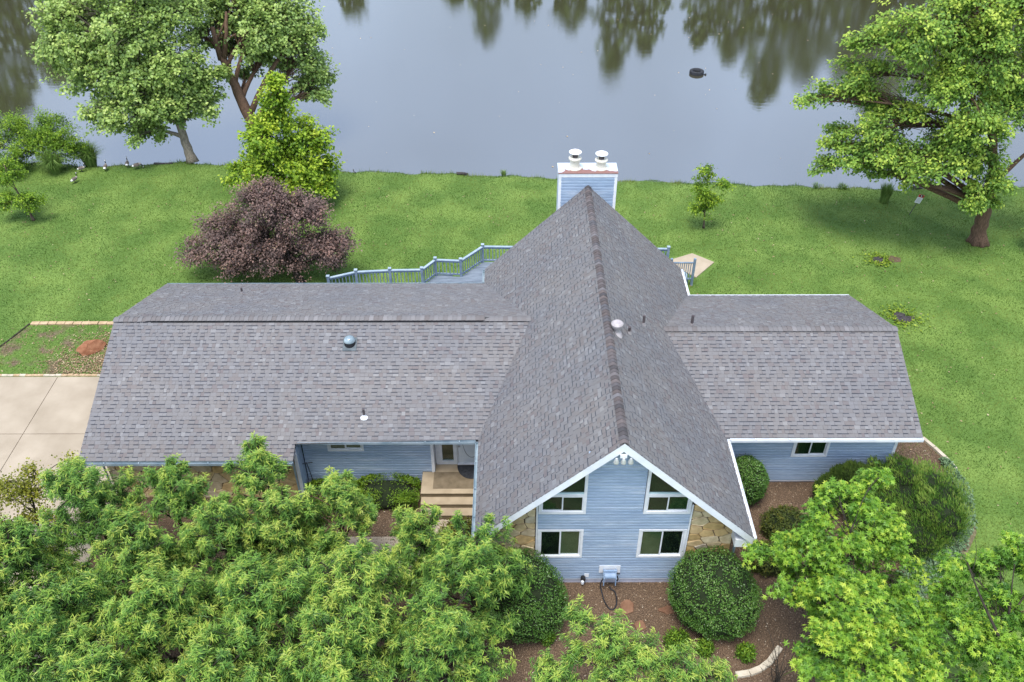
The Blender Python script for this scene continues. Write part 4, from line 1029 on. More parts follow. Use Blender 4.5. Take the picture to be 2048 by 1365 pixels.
cp = [(11.95, 6.55), (12.2, 6.05), (12.4, 5.55), (12.55, 5.0)]
for a, b in zip(cp, cp[1:]): MB().beam((*a, .03), (a[0]+(b[0]-a[0])*.96, a[1]+(b[1]-a[1])*.96, .03), .13, .12).build('edging_stone', M['kerb'], ck)
fk = empty('front_edging', (4, -2.7, -.1), 'pale curved edging stones at the bottom of the mulch bed', 'edging')
cp = [(3.35, -2.72), (3.75, -2.66), (4.1, -2.52), (4.38, -2.32), (4.62, -2.05), (4.8, -1.85)]
for a, b in zip(cp, cp[1:]): MB().beam((*a, -.08), (a[0]+(b[0]-a[0])*.95, a[1]+(b[1]-a[1])*.95, -.08), .17, .12).build('edging_stone', M['kerb'], fk)

# stumps
def stump(label, x, y, r, seed):
    g = np.random.default_rng(seed); t = empty('tree_stump', (x, y, 0), label, 'stump', 'old stumps in the lawn'); n = 26
    a = np.linspace(0, 2*math.pi, n, endpoint=False); rr = r*(1+.22*np.sin(a*3+seed)+g.normal(0, .08, n))
    b = np.stack([x+rr*1.25*np.cos(a), y+rr*1.1*np.sin(a), np.full(n, -.03)], 1); c = np.stack([x+rr*np.cos(a), y+rr*.9*np.sin(a), .05+g.normal(0, .02, n)], 1); d = np.stack([x+rr*.55*np.cos(a), y+rr*.5*np.sin(a), .06+g.normal(0, .025, n)], 1)
    F = []
    for k in range(n):
        k2 = (k+1) % n; F += [(k, k2, n+k2, n+k), (n+k, n+k2, 2*n+k2, 2*n+k)]
    F.append(tuple(range(2*n, 3*n))); add('wood', np.vstack([b, c, d]), F, M['stump'], t)
    m = 260; ang = g.uniform(0, 2*math.pi, m); rad = r*(.9+np.abs(g.normal(0, 1.1, m)))
    P = np.stack([x+rad*np.cos(ang), y+rad*np.sin(ang), g.uniform(.03, .1, m)], 1)
    V, F, k = leaves(P, rdir(g, m, -.1), np.array([0, 0, 1])+.5*rdir(g, m), g.uniform(.06, .13, m), .8, OVAL)
    oc = add('clover', V, F, L_CLOVER, t, tone=np.repeat(np.clip(g.normal(.5, .25, m), 0, 1), k)); oc['kind'] = 'stuff'
stump('black rotting stump ringed by bright clover beside the bedroom wing', 13.75, 13.8, .36, 2)
stump('small dark stump further out on the lawn by bare soil', 14.2, 18.3, .26, 6)
bs = sheet('bare_patch', [(14.6, 18.45), (14.8, 18.1), (15.2, 18.15), (15.3, 18.5), (14.9, 18.7)], 1, .012, M['soil']); tag(bs, kind='structure')

# sign
sg = empty('warning_sign', (17.1, 22.5, 0), 'small leaning white warning sign with red header on the lawn', 'sign')
sa = np.array([17.12, 22.46, 0.0]); sbt = np.array([17.42, 22.46, 1.08]); sv = nrm(sbt-sa); su = np.array([sv[2], 0, -sv[0]])
MB().beam(sa-sv*.1, sbt+sv*.08, .03, .02, (0, 1, 0)).build('post', M['pipe'], sg)
def sp(u, v, t0, t1): return [sbt+su*a+sv*b+np.array([0, -.014-t0, 0]) for a, b in ((u[0], v[0]), (u[1], v[0]), (u[1], v[1]), (u[0], v[1]))], (0, -(t1-t0), 0)
pn = MB().prism(*sp((-.15, .15), (-.42, .06), 0, .006)).build('panel', M['sign_white'], sg)
MB().prism(*sp((-.15, .15), (-.09, .06), .007, .009)).build('header', M['sign_red'], pn)
MB().prism(*sp((-.08, .08), (-.045, .045), .010, .012)).build('emblem', M['black'], pn)
MB().prism(*sp((-.025, .025), (-.03, .02), .013, .015)).build('emblem_mark', M['sign_white'], pn)
for v in (-.15, -.20, -.25, -.30, -.35): MB().prism(*sp((-.10, .10), (v-.012, v+.006), .007, .009)).build('text_line', M['sign_grey'], pn)

# tyre
def tyre():
    t = empty('floating_tyre', (10.03, 43.47, -1), 'black tyre floating flat on the pond', 'tyre'); c = (10.03, 43.47, -1.0)
    prof = [(.27, .02), (.27, .10), (.31, .20), (.40, .23), (.46, .20), (.49, .12), (.49, .0), (.46, -.08), (.30, -.08), (.27, .02)]
    k = 48; V = []; F = []
    for j, (r, z) in enumerate(prof[:-1]):
        for i in range(k):
            a = 2*math.pi*i/k; V.append((c[0]+r*math.cos(a), c[1]+r*math.sin(a), c[2]+z))
    m = len(prof)-1
    for j in range(m):
        j2 = (j+1) % m
        for i in range(k): F.append((j*k+i, j*k+(i+1) % k, j2*k+(i+1) % k, j2*k+i))
    add('tyre_body', V, F, M['rubber'], t, smooth=True)
    mb = MB()
    for i in range(36):
        a = 2*math.pi*i/36; d = np.array([math.cos(a), math.sin(a), 0]); mb.beam(np.array(c)+d*.475+[0, 0, .0], np.array(c)+d*.475+[0, 0, .17], .05, .045, tuple(d))
    mb.build('tread', M['rubber'], t)
    MB().tube([(c[0]+.45, c[1]-.25, -1.02), (c[0]+.62, c[1]-.3, -.93)], .05, 6).build('mooring_knot', M['rubber'], t)
tyre()

# driftwood and shore timbers
def log(label, a, b, r, seed, name='driftwood_log'):
    g = np.random.default_rng(seed); p = bez(a, (np.array(a)+np.array(b))/2+g.normal(0, .06, 3), b, 8); tag(MB().tube(p, r*np.linspace(1, .7, 8)*g.uniform(.85, 1.1, 8), 8).build(name, M['stump'], smooth=True), label, 'log', 'timbers at the water edge')
log('short dark log on the bank left of the chimney', (-5.85, 26.9, -.02), (-5.25, 26.8, .01), .10, 1)
log('dark driftwood at the lawn edge under the cottonwood', (-22.6, 28.1, -.02), (-21.6, 28.15, -.02), .09, 2)
log('dark timber lying along the shore under the big elm', (19.2, 25.75, -.35), (21.2, 26.1, -.3), .12, 3)
log('dark timber end at the shore behind the warning sign', (18.3, 25.3, -.05), (18.9, 25.5, -.2), .12, 4)
log('slim pale stick at the lawn edge behind the purple tree', (-11.5, 27.3, .03), (-11.3, 26.9, .05), .03, 5, 'stick')
# brown clods on the bank
# ------------------------------------------------------------------ geese
def goose(label, x, y, heading, seed, neck='up', sc=1.0):
    g = np.random.default_rng(seed)
    # spine: (forward, up, half width, half height, colour)
    BR, PALE, BLK, WHT = (.10, .082, .068), (.36, .32, .27), (.012, .012, .013), (.72, .71, .68)
    body = [(-.44, .30, .015, .01, BLK), (-.38, .31, .05, .02, BLK), (-.32, .32, .08, .05, WHT), (-.26, .32, .11, .09, WHT), (-.18, .34, .14, .125, BR), (-.06, .36, .165, .15, BR), (.08, .38, .165, .15, BR), (.18, .40, .14, .13, BR), (.25, .43, .10, .11, PALE)]
    if neck == 'up': nk = [(.29, .49, .06, .065, PALE), (.31, .56, .042, .045, BLK), (.31, .66, .034, .036, BLK), (.32, .74, .034, .036, BLK), (.34, .79, .04, .042, WHT), (.38, .81, .038, .042, BLK), (.43, .80, .026, .025, BLK), (.49, .79, .012, .01, BLK)]
    else: nk = [(.31, .42, .06, .065, PALE), (.37, .36, .042, .042, BLK), (.42, .27, .034, .034, BLK), (.45, .19, .034, .034, BLK), (.47, .14, .038, .04, WHT), (.49, .10, .036, .038, BLK), (.51, .06, .022, .022, BLK), (.53, .03, .01, .01, BLK)]
    R_ = body+nk; k = 14; P = np.array([(r[0], 0, r[1]) for r in R_]); T = nrm(np.gradient(P, axis=0)); V = []; Cc = []
    for i, r in enumerate(R_):
        side = np.array([0, 1., 0]); up = np.cross(T[i], side); up = up if up[2] >= 0 or i > 9 else -up
        for j in range(k):
            a = 2*math.pi*j/k; V.append(P[i]+side*r[2]*math.cos(a)+np.cross(side, T[i])*-r[3]*math.sin(a)); c = np.array(r[4])
            if r[4] is BR: c = np.array(PALE)*1.1 if V[-1][2] < P[i][2]-.06 else np.array(BR)*g.uniform(.7, 1.5)
            Cc.append((*c, 1))
    F = []
    for i in range(len(R_)-1):
        for j in range(k): F.append((i*k+j, i*k+(j+1) % k, (i+1)*k+(j+1) % k, (i+1)*k+j))
    F += [tuple(range(k)), tuple((len(R_)-1)*k+j for j in range(k))]
    n0 = len(V)
    for s in (-1, 1):
        tv, tf = tube([(-.02, s*.07, .26), (-.03, s*.07, .12), (-.01, s*.07, .0), (.08, s*.07, .0)], [.03, .014, .014, .03], 6); F += [tuple(i+len(V) for i in f) for f in tf]; V += list(tv); Cc += [(.02, .02, .02, 1)]*len(tv)
    me = raw_mesh('goose', np.array(V), F, smooth=True, col=Cc); me.materials.append(M['goose']); o = bpy.data.objects.new('goose', me); COL.objects.link(o)
    o.location = (x, y, float(hgt(x, y))); o.rotation_euler = (0, 0, heading); o.scale = (sc,)*3; tag(o, label, 'goose', 'geese on the lawn by the pond')
goose('dark backed goose standing alone nearest the house', -26.1, 25.9, R(60), 1, 'up', .62)
goose('brown goose walking right beside the reeds', -26.2, 27.15, R(15), 2, 'up', .6)
goose('dark goose seen from behind between the two pairs', -24.95, 27.3, R(95), 3, 'up', .62)
goose('upright dark goose at the bank edge beside a grazing one', -23.9, 27.7, R(100), 4, 'up', .62)
goose('brown goose with head down grazing at the bank', -23.3, 27.45, R(20), 5, 'down', .68)

# ------------------------------------------------------------------ trees
cotA = [(-26.12, 31.0, 6.37, 2.53, 1.76), (-22.84, 30.0, 6.45, 2.09, 2.02), (-21.14, 31.0, 7.16, 2.37, 1.45), (-25.84, 30.0, 4.3, 1.88, 1.48), (-23.46, 29.5, 4.5, 2.13, 1.76), (-21.13, 30.0, 4.85, 2.14, 1.76), (-24.31, 29.0, 2.75, 1.89, 1.34), (-21.66, 29.3, 2.9, 2.17, 1.49), (-26.28, 32.0, 7.1, 1.61, 1.18), (-22.97, 28.7, 1.5, 1.37, .9), (-20.23, 30.0, 2.88, 1.65, 1.36), (-19.3, 30.6, 3.9, 1.2, .8), (-20.3, 33.5, 7.6, 1.5, 1.3), (-27.26, 31.0, 5.3, 1.35, 1.19), (-24.4, 30.5, 6.0, 1.8, 1.4), (-22.3, 29.3, 3.6, 1.6, 1.2), (-23.8, 31.5, 9.2, 2.3, 1.5), (-21.5, 31.5, 9.6, 1.8, 1.4)]
tree('cottonwood_tree', 'big cottonwood with pale slim trunk overhanging the pond behind the geese', 'tree', [(-20.62, 28.5, -.15), (-20.9, 28.85, 1.1), (-21.3, 29.4, 3.0), (-21.9, 30.0, 5.0), (-22.5, 30.6, 7.6)], .26, cotA, L_COT, M['bark_pale'], 11, dens=.95, leaf=.18, wr=.88, tpl=LANCE, per=17, spread=.3, droop=.3, tonebias=.56, clump=9)
cotB = [(-19.3, 33.8, 6.0, 1.4, 1.3), (-18.7, 33.6, 4.4, 1.1, 1.0), (-20.2, 33.2, 5.2, 1.0, .9), (-18.2, 33.6, 2.9, .7, .6), (-16.84, 33.0, 5.67, 2.5, 1.83), (-14.99, 33.5, 3.78, 1.72, 1.73), (-15.8, 34.0, 6.44, 2.24, 1.23), (-18.04, 34.0, 6.44, 1.96, 1.23), (-14.55, 33.0, 2.19, 1.31, 1.12), (-14.07, 34.0, 2.69, 1.02, 0.97), (-16.8, 34.0, 3.88, 1.73, 1.59), (-17, 34.5, 8.4, 2, 1.2), (-14.6, 34.0, 5.2, 1.2, 1.0)]
tree('cottonwood_tree', 'leaning cottonwood with broken dark trunk stubs behind the lime green tree', 'tree', [(-17.1, 30.6, -1.6), (-17.5, 31.0, .2), (-18.2, 31.5, 2.5), (-18.9, 31.9, 4.4), (-19.15, 32.1, 5.2)], .42, cotB, L_COT, M['bark_red'], 12, dens=.9, leaf=.18, wr=.88, per=17, spread=.3, droop=.3, tonebias=.5, clump=9,
     extra=[([(-18.95, 31.9, 4.4), (-19.05, 31.9, 5.4), (-19.1, 31.9, 6.2)], [.2, .15, .12]), ([(-18.8, 31.9, 4.5), (-18.5, 32.1, 5.6), (-18.3, 32.3, 6.9)], [.17, .13, .06]), ([(-18.5, 32.0, 5.5), (-17.9, 32.0, 5.8)], [.05, .03])])
lime = [(-13.94, 24.0, 5.45, .85, 1.1), (-14.0, 24.0, 6.2, .4, .5), (-14.2, 24.0, 4.6, .85, .8), (-14.91, 23.8, 3.74, 1.3, 1.1), (-13.1, 24.2, 3.28, 1.35, 1.1), (-14.5, 24.0, 2.2, 2.0, 1.1), (-16.45, 23.6, 1.82, 1.25, 0.5), (-12.49, 23.8, 1.95, 1.0, 1.0), (-13.58, 23.6, 1.2, 1.6, 0.7), (-12.31, 23.5, 1.0, .9, 0.6)]
tree('lime_green_tree', 'bright lime green young tree standing behind the purple tree', 'tree', [(-14.3, 23.9, -.05), (-14.2, 23.95, 1.8), (-14.0, 24.0, 3.6), (-13.9, 24.0, 6.0)], .12, lime, L_LIME, M['bark'], 13, dens=1.25, leaf=.17, wr=.8, per=18, spread=.3, droop=.25, tonebias=.52, tone_tip=.5)
purp = [(-13.73, 17.2, 3.62, 1.51, 1.0), (-12.03, 17.0, 3.24, 1.45, 1.0), (-15.48, 17.2, 2.37, 1.32, 0.97), (-14.02, 17.0, 1.9, 1.9, 1.0), (-11.32, 16.8, 1.84, 1.32, 1.09), (-16.87, 17.2, 1.2, 1.12, 0.55), (-13.25, 16.9, 1.1, 1.5, 0.7), (-10.19, 16.8, 2.1, 0.61, 0.43), (-15.3, 17.0, 1.0, 1.35, 0.6), (-13.2, 17.3, 4.2, .8, .5), (-10.8, 16.8, 1.1, .7, .6)]
tree('purple_plum_tree', 'dark purple leaved plum tree spreading behind the garage wing', 'tree', [(-12.4, 16.6, -.05), (-12.7, 16.75, .9), (-13.0, 16.95, 1.8), (-13.3, 17.1, 3.3)], .17, purp, L_PUR, M['twig'], 14, dens=1.7, leaf=.11, wr=.62, per=22, spread=.3, droop=.2, tonebias=.45, tone_tip=.3)
rt = [(14.54, 21.0, 9.8, 2.32, 1.62), (16.66, 20.5, 9.13, 2.32, 1.86), (12.8, 21.5, 8.98, 1.51, 1.0), (15.88, 20.0, 7.58, 2.35, 1.41), (12.31, 21.5, 6.49, 1.35, 0.8), (11.0, 22.0, 6.27, 1.0, 0.7), (14.41, 20.5, 5.74, 2.0, 1.2), (17.49, 19.5, 5.97, 1.96, 1.68), (12.45, 21.0, 4.29, 1.5, 0.6), (16.18, 19.5, 4.54, 2.1, 1.1), (13.6, 20.3, 4.7, 1.4, .9), (12.9, 20.8, 3.6, .9, .5), (14.8, 20.0, 3.35, .7, .4), (13.8, 20.4, 3.4, .7, .4), (11.9, 21.6, 4.9, .9, .5), (13.6, 21.6, 6.2, 1.0, .6), (14.6, 20.2, 3.9, .9, .5), (17.8, 19.0, 3.2, 1.0, .7), (18.0, 19.6, 4.6, 1.3, 1.0), (11.4, 21.3, 3.5, 0.9, 0.5), (18.75, 19.0, 3.56, 1.34, 0.9), (18.3, 18.6, 2.9, 1.0, 0.5), (16.63, 21.5, 10.8, 2.32, 1.39), (18.89, 20.0, 7.57, 1.5, 2.6), (12.9, 22.0, 7.44, 1.34, 0.9), (20.5, 20.5, 9.5, 2.2, 1.8), (21.5, 20, 6.0, 1.8, 1.6), (18.8, 21, 11.5, 2.2, 1.3)]
tree('elm_tree', 'tall spreading elm with thick brown trunk at the right of the lawn', 'tree', [(19.5, 19.85, -.05), (19.3, 19.9, 1.1), (19.25, 19.9, 2.3), (19.0, 20.0, 4.0), (18.0, 20.3, 6.5), (17.4, 20.5, 9.0)], .35, rt, L_ELM, M['bark_red'], 15, dens=.95, leaf=.16, wr=.68, per=18, spread=.28, droop=.3, tonebias=.6, clump=14, tone_tip=.45,
     extra=[([(19.5+.5*math.cos(a), 19.85+.45*math.sin(a), -.03), (19.45+.25*math.cos(a), 19.86+.22*math.sin(a), .3), (19.38, 19.88, .9)], [.1, .16, .1]) for a in (.3, 1.6, 2.9, 3.9, 4.7, 5.5)])
tree('elm_sapling', 'leafy branch end of a tree at the right edge of the lawn', 'tree', [(22.6, 19.2, 0), (22.6, 19.2, 1.6), (22.4, 19.2, 2.8)], .10, [(21.9, 19.0, 1.3, .75, .7), (22.6, 19.0, 2.0, .9, .7), (22.3, 19.3, 3.0, .9, .6)], L_ELM, M['bark'], 16, dens=1.1, leaf=.14, wr=.6, per=18, tonebias=.55)
tree('young_sapling', 'thin multi stemmed sapling alone on the lawn right of the chimney', 'tree', [(6.55, 21.2, -.02), (6.5, 21.2, .8), (6.4, 21.2, 1.8), (6.43, 21.2, 3.4)], .05, [(6.43, 21.2, 3.3, .35, .5), (6.05, 21.2, 2.3, .5, .6), (6.9, 21.2, 1.6, .4, .4), (7.2, 21.1, 2.6, .4, .4), (6.38, 21.2, 1.0, 0.75, 0.55), (6.5, 21.2, 1.8, .5, .5), (6.0, 21.2, 3.1, .2, .3)], L_LIME, M['bark'], 17, dens=1.6, leaf=.12, wr=.55, per=18, spread=.24, tonebias=.45, tone_tip=.4)
tree('young_sapling', 'small leafy sapling at the left edge of the lawn', 'tree', [(-26.7, 22.05, -.02), (-26.8, 22.05, .6), (-27.0, 22.1, 1.6), (-27.2, 22.2, 3.0)], .07, [(-26.84, 22.0, 1.18, .8, .65), (-27.18, 22.3, 2.65, .7, .9), (-26.3, 22.0, 1.35, 0.5, 0.5), (-27.79, 22.0, 1.0, 0.6, 0.6), (-27.6, 22.3, 2.0, .6, .7)], L_LIME, M['bark'], 18, dens=1.5, leaf=.13, wr=.5, per=14, spread=.25, tonebias=.34, tone_tip=.3)

# lanceolate leaved trees in front of the house
OAKS = [
 ('feathery green tree in front of the driveway corner of the garage', -15.0, .7, 3.35, 1.45),
 ('feathery green tree reaching up against the garage stone wall', -12.7, 1.1, 3.3, .95),
 ('feathery green tree whose top overlaps the garage roof corner', -10.35, 1.7, 3.6, .95),
 ('feathery green tree at the left edge below the yellowish tree', -16.2, -1.3, 3.3, 1.4),
 ('feathery green tree behind the bottom left trees, second row', -13.2, -.9, 3.05, 1.35),
 ('dark centred feathery tree between the garage wall and bottom row', -11.0, -.3, 3.0, 1.3),
 ('feathery green tree standing left of the slim bare trunk', -9.4, .2, 2.9, 1.2),
 ('slim trunked feathery tree in front of the entry wing window', -7.9, .7, 3.2, 1.05),
 ('low feathery tree beside the porch steps', -5.6, .1, 2.3, 1.1),
 ('feathery tree touching the left boxwood and roof corner', -4.0, -1.4, 3.1, 1.4),
 ('bottom left corner feathery tree', -14.3, -3.7, 3.5, 1.5),
 ('bright topped feathery tree in the bottom row left of centre', -11.6, -3.3, 3.7, 1.45),
 ('feathery tree in the bottom row with yellow tips, middle of the mass', -9.2, -3.2, 3.6, 1.5),
 ('feathery tree in the bottom row below the porch', -6.9, -2.6, 3.4, 1.5),
 ('feathery tree beside the mulch at the bottom of the mass', -4.75, -3.5, 3.1, 1.35),
 ('feathery tree cut by the bottom frame edge below the entry', -7.3, -4.7, 3.3, 1.35),
 ('feathery tree cut by the bottom frame edge left of centre', -9.9, -5.1, 3.4, 1.3),
 ('feathery tree cut by the bottom frame edge near the left corner', -12.6, -5.0, 3.4, 1.3),
 ('feathery tree at the left frame edge in the bottom row', -16.3, -3.2, 3.2, 1.3),
]
for i, (lab, x, y, zc, r) in enumerate(OAKS):
    g = np.random.default_rng(100+i); lb = [(x, y, zc+.55*r, .5*r, .5*r), (x+.1, y, zc, .6*r, .6*r)]
    for k in range(8):
        a = k*2.4+g.uniform(-.4, .4); q = r*g.uniform(.5, .78); lb.append((x+q*math.cos(a), y+q*math.sin(a), zc+g.uniform(-.8, .4)*r, r*g.uniform(.26, .5), r*g.uniform(.28, .5)))
    if i > 2:
        for k in range(6):
            a = k*1.05+g.uniform(-.3, .3); q = r*g.uniform(.75, 1.0); lb.append((x+q*math.cos(a), y+q*math.sin(a), zc-r*g.uniform(.5, .95), r*g.uniform(.38, .5), r*g.uniform(.3, .42)))
    for k in range(9):
        a = g.uniform(0, 6.28); q = r*g.uniform(.1, .85); lb.append((x+q*math.cos(a), y+q*math.sin(a), zc+r*(1.0-.62*(q/r)**2)*g.uniform(.72, .98), .13*r, r*g.uniform(.28, .5)))
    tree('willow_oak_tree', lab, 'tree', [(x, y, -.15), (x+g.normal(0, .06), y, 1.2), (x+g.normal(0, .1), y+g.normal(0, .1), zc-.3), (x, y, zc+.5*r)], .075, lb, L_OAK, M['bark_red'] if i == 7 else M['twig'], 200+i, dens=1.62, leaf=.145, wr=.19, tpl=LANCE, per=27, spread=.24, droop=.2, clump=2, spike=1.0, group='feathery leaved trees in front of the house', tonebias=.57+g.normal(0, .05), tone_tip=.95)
front = [(-1.3, -3.73, 4.3, 0.42, 0.4), (-0.62, -4.22, 4.2, 0.62, 0.5), (0.2, -4.56, 3.9, 0.65, 0.5), (-1.43, -4.3, 3.7, 0.42, 0.4), (1.14, -4.77, 3.7, 0.66, 0.5), (-2.03, -4.71, 3.4, 0.66, 0.4), (1.95, -4.78, 3.4, 0.5, 0.33), (-0.51, -4.9, 3.6, 0.85, 0.39), (.6, -5.3, 3.4, .8, .5), (-1.0, -5.4, 3.2, .8, .5)]
tree('willow_oak_tree', 'pale feathery tree at the bottom centre over the mulch', 'tree', [(-.3, -5.3, -.15), (-.3, -5.2, 1.5), (-.3, -5.0, 2.8), (-.4, -4.7, 3.8)], .07, front, L_OAK, M['twig'], 240, dens=2.3, leaf=.135, wr=.19, clump=2, per=31, spread=.26, droop=.2, spike=1.0, group='feathery leaved trees in front of the house', tonebias=.62, tone_tip=.8)
mapA = [(6.99, 0.24, 4.2, 0.6, 0.55), (6.31, 0.05, 3.9, 0.75, 0.6), (5.46, -0.75, 3.6, 0.8, 0.65), (4.48, -0.78, 3.0, 0.7, 0.45), (4.02, -0.8, 2.8, 0.4, 0.3), (7.45, -0.34, 3.3, 0.7, 0.7), (6.17, -1.36, 3.3, 1.0, 0.8), (4.93, -1.48, 2.6, 0.85, 0.75), (7.34, -1.48, 2.8, 0.8, 0.75), (5.52, -1.99, 2.4, 0.75, 0.65), (7.2, .35, 4.75, .3, .35), (6.0, .1, 4.5, .25, .3), (5.5, -.3, 4.2, .25, .3)]
KM = dict(leaf=.155, wr=.9, tpl=STAR, per=14, spread=.2, droop=.4, tone_tip=.8, clump=8, rexp=.3)
tree('maple_tree', 'bright green maple in front of the juniper and right boxwood', 'tree', [(6.2, -1.0, -.15), (6.2, -1.0, 1.2), (6.2, -.9, 2.6), (6.3, -.7, 4.0)], .08, mapA, L_MAP, M['twig'], 31, dens=1.6, tonebias=.46, **KM)
mapB = [(5.56, -3.28, 3.4, 0.8, 0.7), (6.97, -3.01, 3.2, 0.7, 0.6), (6.38, -4.0, 3.2, 0.8, 0.65), (4.82, -4.01, 3.0, 0.75, 0.6), (5.66, -4.49, 3.0, 0.9, 0.6), (7.8, -2.7, 2.6, 0.5, 0.5), (7.45, -3.91, 2.6, 0.63, 0.6), (5.2, -2.7, 3.7, .3, .35), (6.1, -2.7, 3.9, .3, .4)]
tree('maple_tree', 'bright green maple at the bottom right below the larger maple', 'tree', [(6.2, -3.9, -.15), (6.2, -3.8, 1.2), (6.2, -3.7, 2.4), (6.1, -3.5, 3.4)], .07, mapB, L_MAP, M['twig'], 32, dens=1.6, tonebias=.48, **KM)
mapC = [(10.04, -1.9, 4.6, 0.38, 0.45), (9.53, -2.38, 4.0, 0.6, 0.55), (8.85, -1.99, 3.8, 0.6, 0.4), (8.42, -2.56, 3.2, 0.6, 0.55), (9.27, -3.15, 3.4, 0.8, 0.65), (8.21, -3.6, 3.0, 0.8, 0.65), (8.97, -4.16, 3.0, 0.9, 0.7), (7.92, -4.32, 2.6, 0.7, 0.55), (10.2, -3.2, 3.4, .8, .7), (10.4, -2.4, 4.0, .6, .6)]
tree('maple_tree', 'green maple with a long bare branch in the bottom right corner', 'tree', [(9.6, -3.9, -.15), (9.6, -3.8, 1.3), (9.6, -3.5, 2.6), (9.6, -3.0, 3.8)], .09, mapC, L_MAP, M['twig'], 33, dens=1.45, tonebias=.38, **KM,
     extra=[(bez((9.9, -4.5, 2.2), (8.4, -3.6, 4.4), (8.1, -2.9, 5.2), 14), np.linspace(.055, .012, 14)), (bez((8.3, -3.1, 4.9), (7.9, -2.8, 5.4), (7.75, -2.5, 5.7), 6), np.linspace(.012, .004, 6)), (bez((8.25, -3.0, 5.0), (8.35, -2.8, 5.4), (8.2, -2.6, 5.8), 6), np.linspace(.01, .004, 6))])
yel = [(-17.74, 1.8, 3.0, 0.6, 0.6), (-17.43, 1.6, 2.42, 0.68, 0.6), (-18.26, 1.5, 1.63, 0.69, 0.6), (-17.07, 1.9, 3.19, 0.42, 0.4), (-16.16, 2.2, 3.5, 0.33, 0.25), (-16.6, 2.0, 3.0, .4, .35), (-18.2, 1.8, 2.8, .6, .5), (-18.9, 1.5, 2.3, .6, .6), (-17.0, 1.4, 1.7, .6, .5)]
tree('yellow_leaf_tree', 'sparse yellowish leaved tree with dark twigs by the driveway', 'tree', [(-17.5, 1.2, -.1), (-17.5, 1.3, .9), (-17.4, 1.5, 1.9), (-17.3, 1.7, 2.9)], .07, yel, L_YEL, M['twig'], 41, dens=1.7, leaf=.08, wr=.8, tpl=LANCE, per=11, spread=.3, droop=.1, tonebias=.45)
# bare twiggy seedling at the bottom of the bed
tb = empty('bare_twig_shrub', (4.4, -3.0, -.12), 'leafless twiggy shrub by the pale edging stones', 'shrub'); g = np.random.default_rng(77); mb = MB()
for k in range(9):
    e = np.array([4.4, -3.0, 0])+np.array([g.normal(-.35, .5), g.normal(.4, .5), g.uniform(.8, 1.6)]); p = bez((4.4, -3.0, -.12), (4.4+g.normal(0, .2), -3.0+g.normal(0, .2), .5), e, 8); mb.tube(p, np.linspace(.016, .004, 8), 5)
    for q in range(4):
        s0 = p[g.integers(3, 7)]; mb.tube(bez(s0, s0+g.normal(0, .1, 3)+[0, 0, .1], s0+g.normal(0, .22, 3)+[0, 0, .25], 5), np.linspace(.006, .002, 5), 4)
mb.build('stems', M['twig'], tb)

# ------------------------------------------------------------------ shrubs
GB = 'clipped round boxwoods'
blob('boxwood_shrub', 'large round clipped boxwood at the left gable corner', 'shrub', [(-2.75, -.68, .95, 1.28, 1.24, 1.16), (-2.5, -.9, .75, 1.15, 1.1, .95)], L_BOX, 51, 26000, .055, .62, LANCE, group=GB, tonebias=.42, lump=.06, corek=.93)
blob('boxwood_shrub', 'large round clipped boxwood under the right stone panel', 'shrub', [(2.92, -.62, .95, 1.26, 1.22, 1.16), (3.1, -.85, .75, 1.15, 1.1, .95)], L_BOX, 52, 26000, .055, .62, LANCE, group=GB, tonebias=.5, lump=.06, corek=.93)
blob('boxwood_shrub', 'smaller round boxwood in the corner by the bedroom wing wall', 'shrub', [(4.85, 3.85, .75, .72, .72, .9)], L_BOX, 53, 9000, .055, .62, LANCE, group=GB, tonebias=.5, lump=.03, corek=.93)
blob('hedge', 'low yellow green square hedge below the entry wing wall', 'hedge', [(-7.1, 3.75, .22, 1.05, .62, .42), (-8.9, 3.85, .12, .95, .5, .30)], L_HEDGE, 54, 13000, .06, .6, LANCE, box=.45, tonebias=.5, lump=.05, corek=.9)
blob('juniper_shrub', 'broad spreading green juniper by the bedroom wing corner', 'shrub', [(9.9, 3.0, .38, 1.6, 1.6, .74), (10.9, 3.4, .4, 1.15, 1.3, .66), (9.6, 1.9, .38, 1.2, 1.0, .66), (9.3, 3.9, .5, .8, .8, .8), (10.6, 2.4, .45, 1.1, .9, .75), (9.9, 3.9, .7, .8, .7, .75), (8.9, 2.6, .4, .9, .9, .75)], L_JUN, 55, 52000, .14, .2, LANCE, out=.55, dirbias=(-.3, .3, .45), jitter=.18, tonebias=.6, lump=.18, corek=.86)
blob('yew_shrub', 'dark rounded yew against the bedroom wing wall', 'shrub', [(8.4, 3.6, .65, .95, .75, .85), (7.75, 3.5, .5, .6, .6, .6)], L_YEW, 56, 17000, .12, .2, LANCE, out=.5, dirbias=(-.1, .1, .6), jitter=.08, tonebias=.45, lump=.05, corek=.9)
GS = 'small dark shrubs along the right side bed'
blob('small_shrub', 'dark fine leaved shrub beside the right roof edge', 'shrub', [(5.9, 2.35, .3, .75, .6, .5)], L_AZ, 57, 6000, .07, .5, LANCE, group=GS, tonebias=.3, lump=.1, jitter=.12)
blob('small_shrub', 'low dark shrub below the right eave corner', 'shrub', [(5.1, 1.1, .2, .7, .55, .42)], L_AZ, 58, 5000, .07, .5, LANCE, group=GS, tonebias=.32, lump=.1, jitter=.12)
blob('azalea_shrub', 'yellowish brown azalea between the porch steps and left boxwood', 'shrub', [(-4.55, 1.9, .35, .65, .55, .55), (-4.9, 1.3, .25, .5, .45, .42)], L_AZ, 59, 6000, .08, .5, LANCE, tonebias=.62, lump=.12, jitter=.15)
GP = 'young leafy plants in the front mulch'
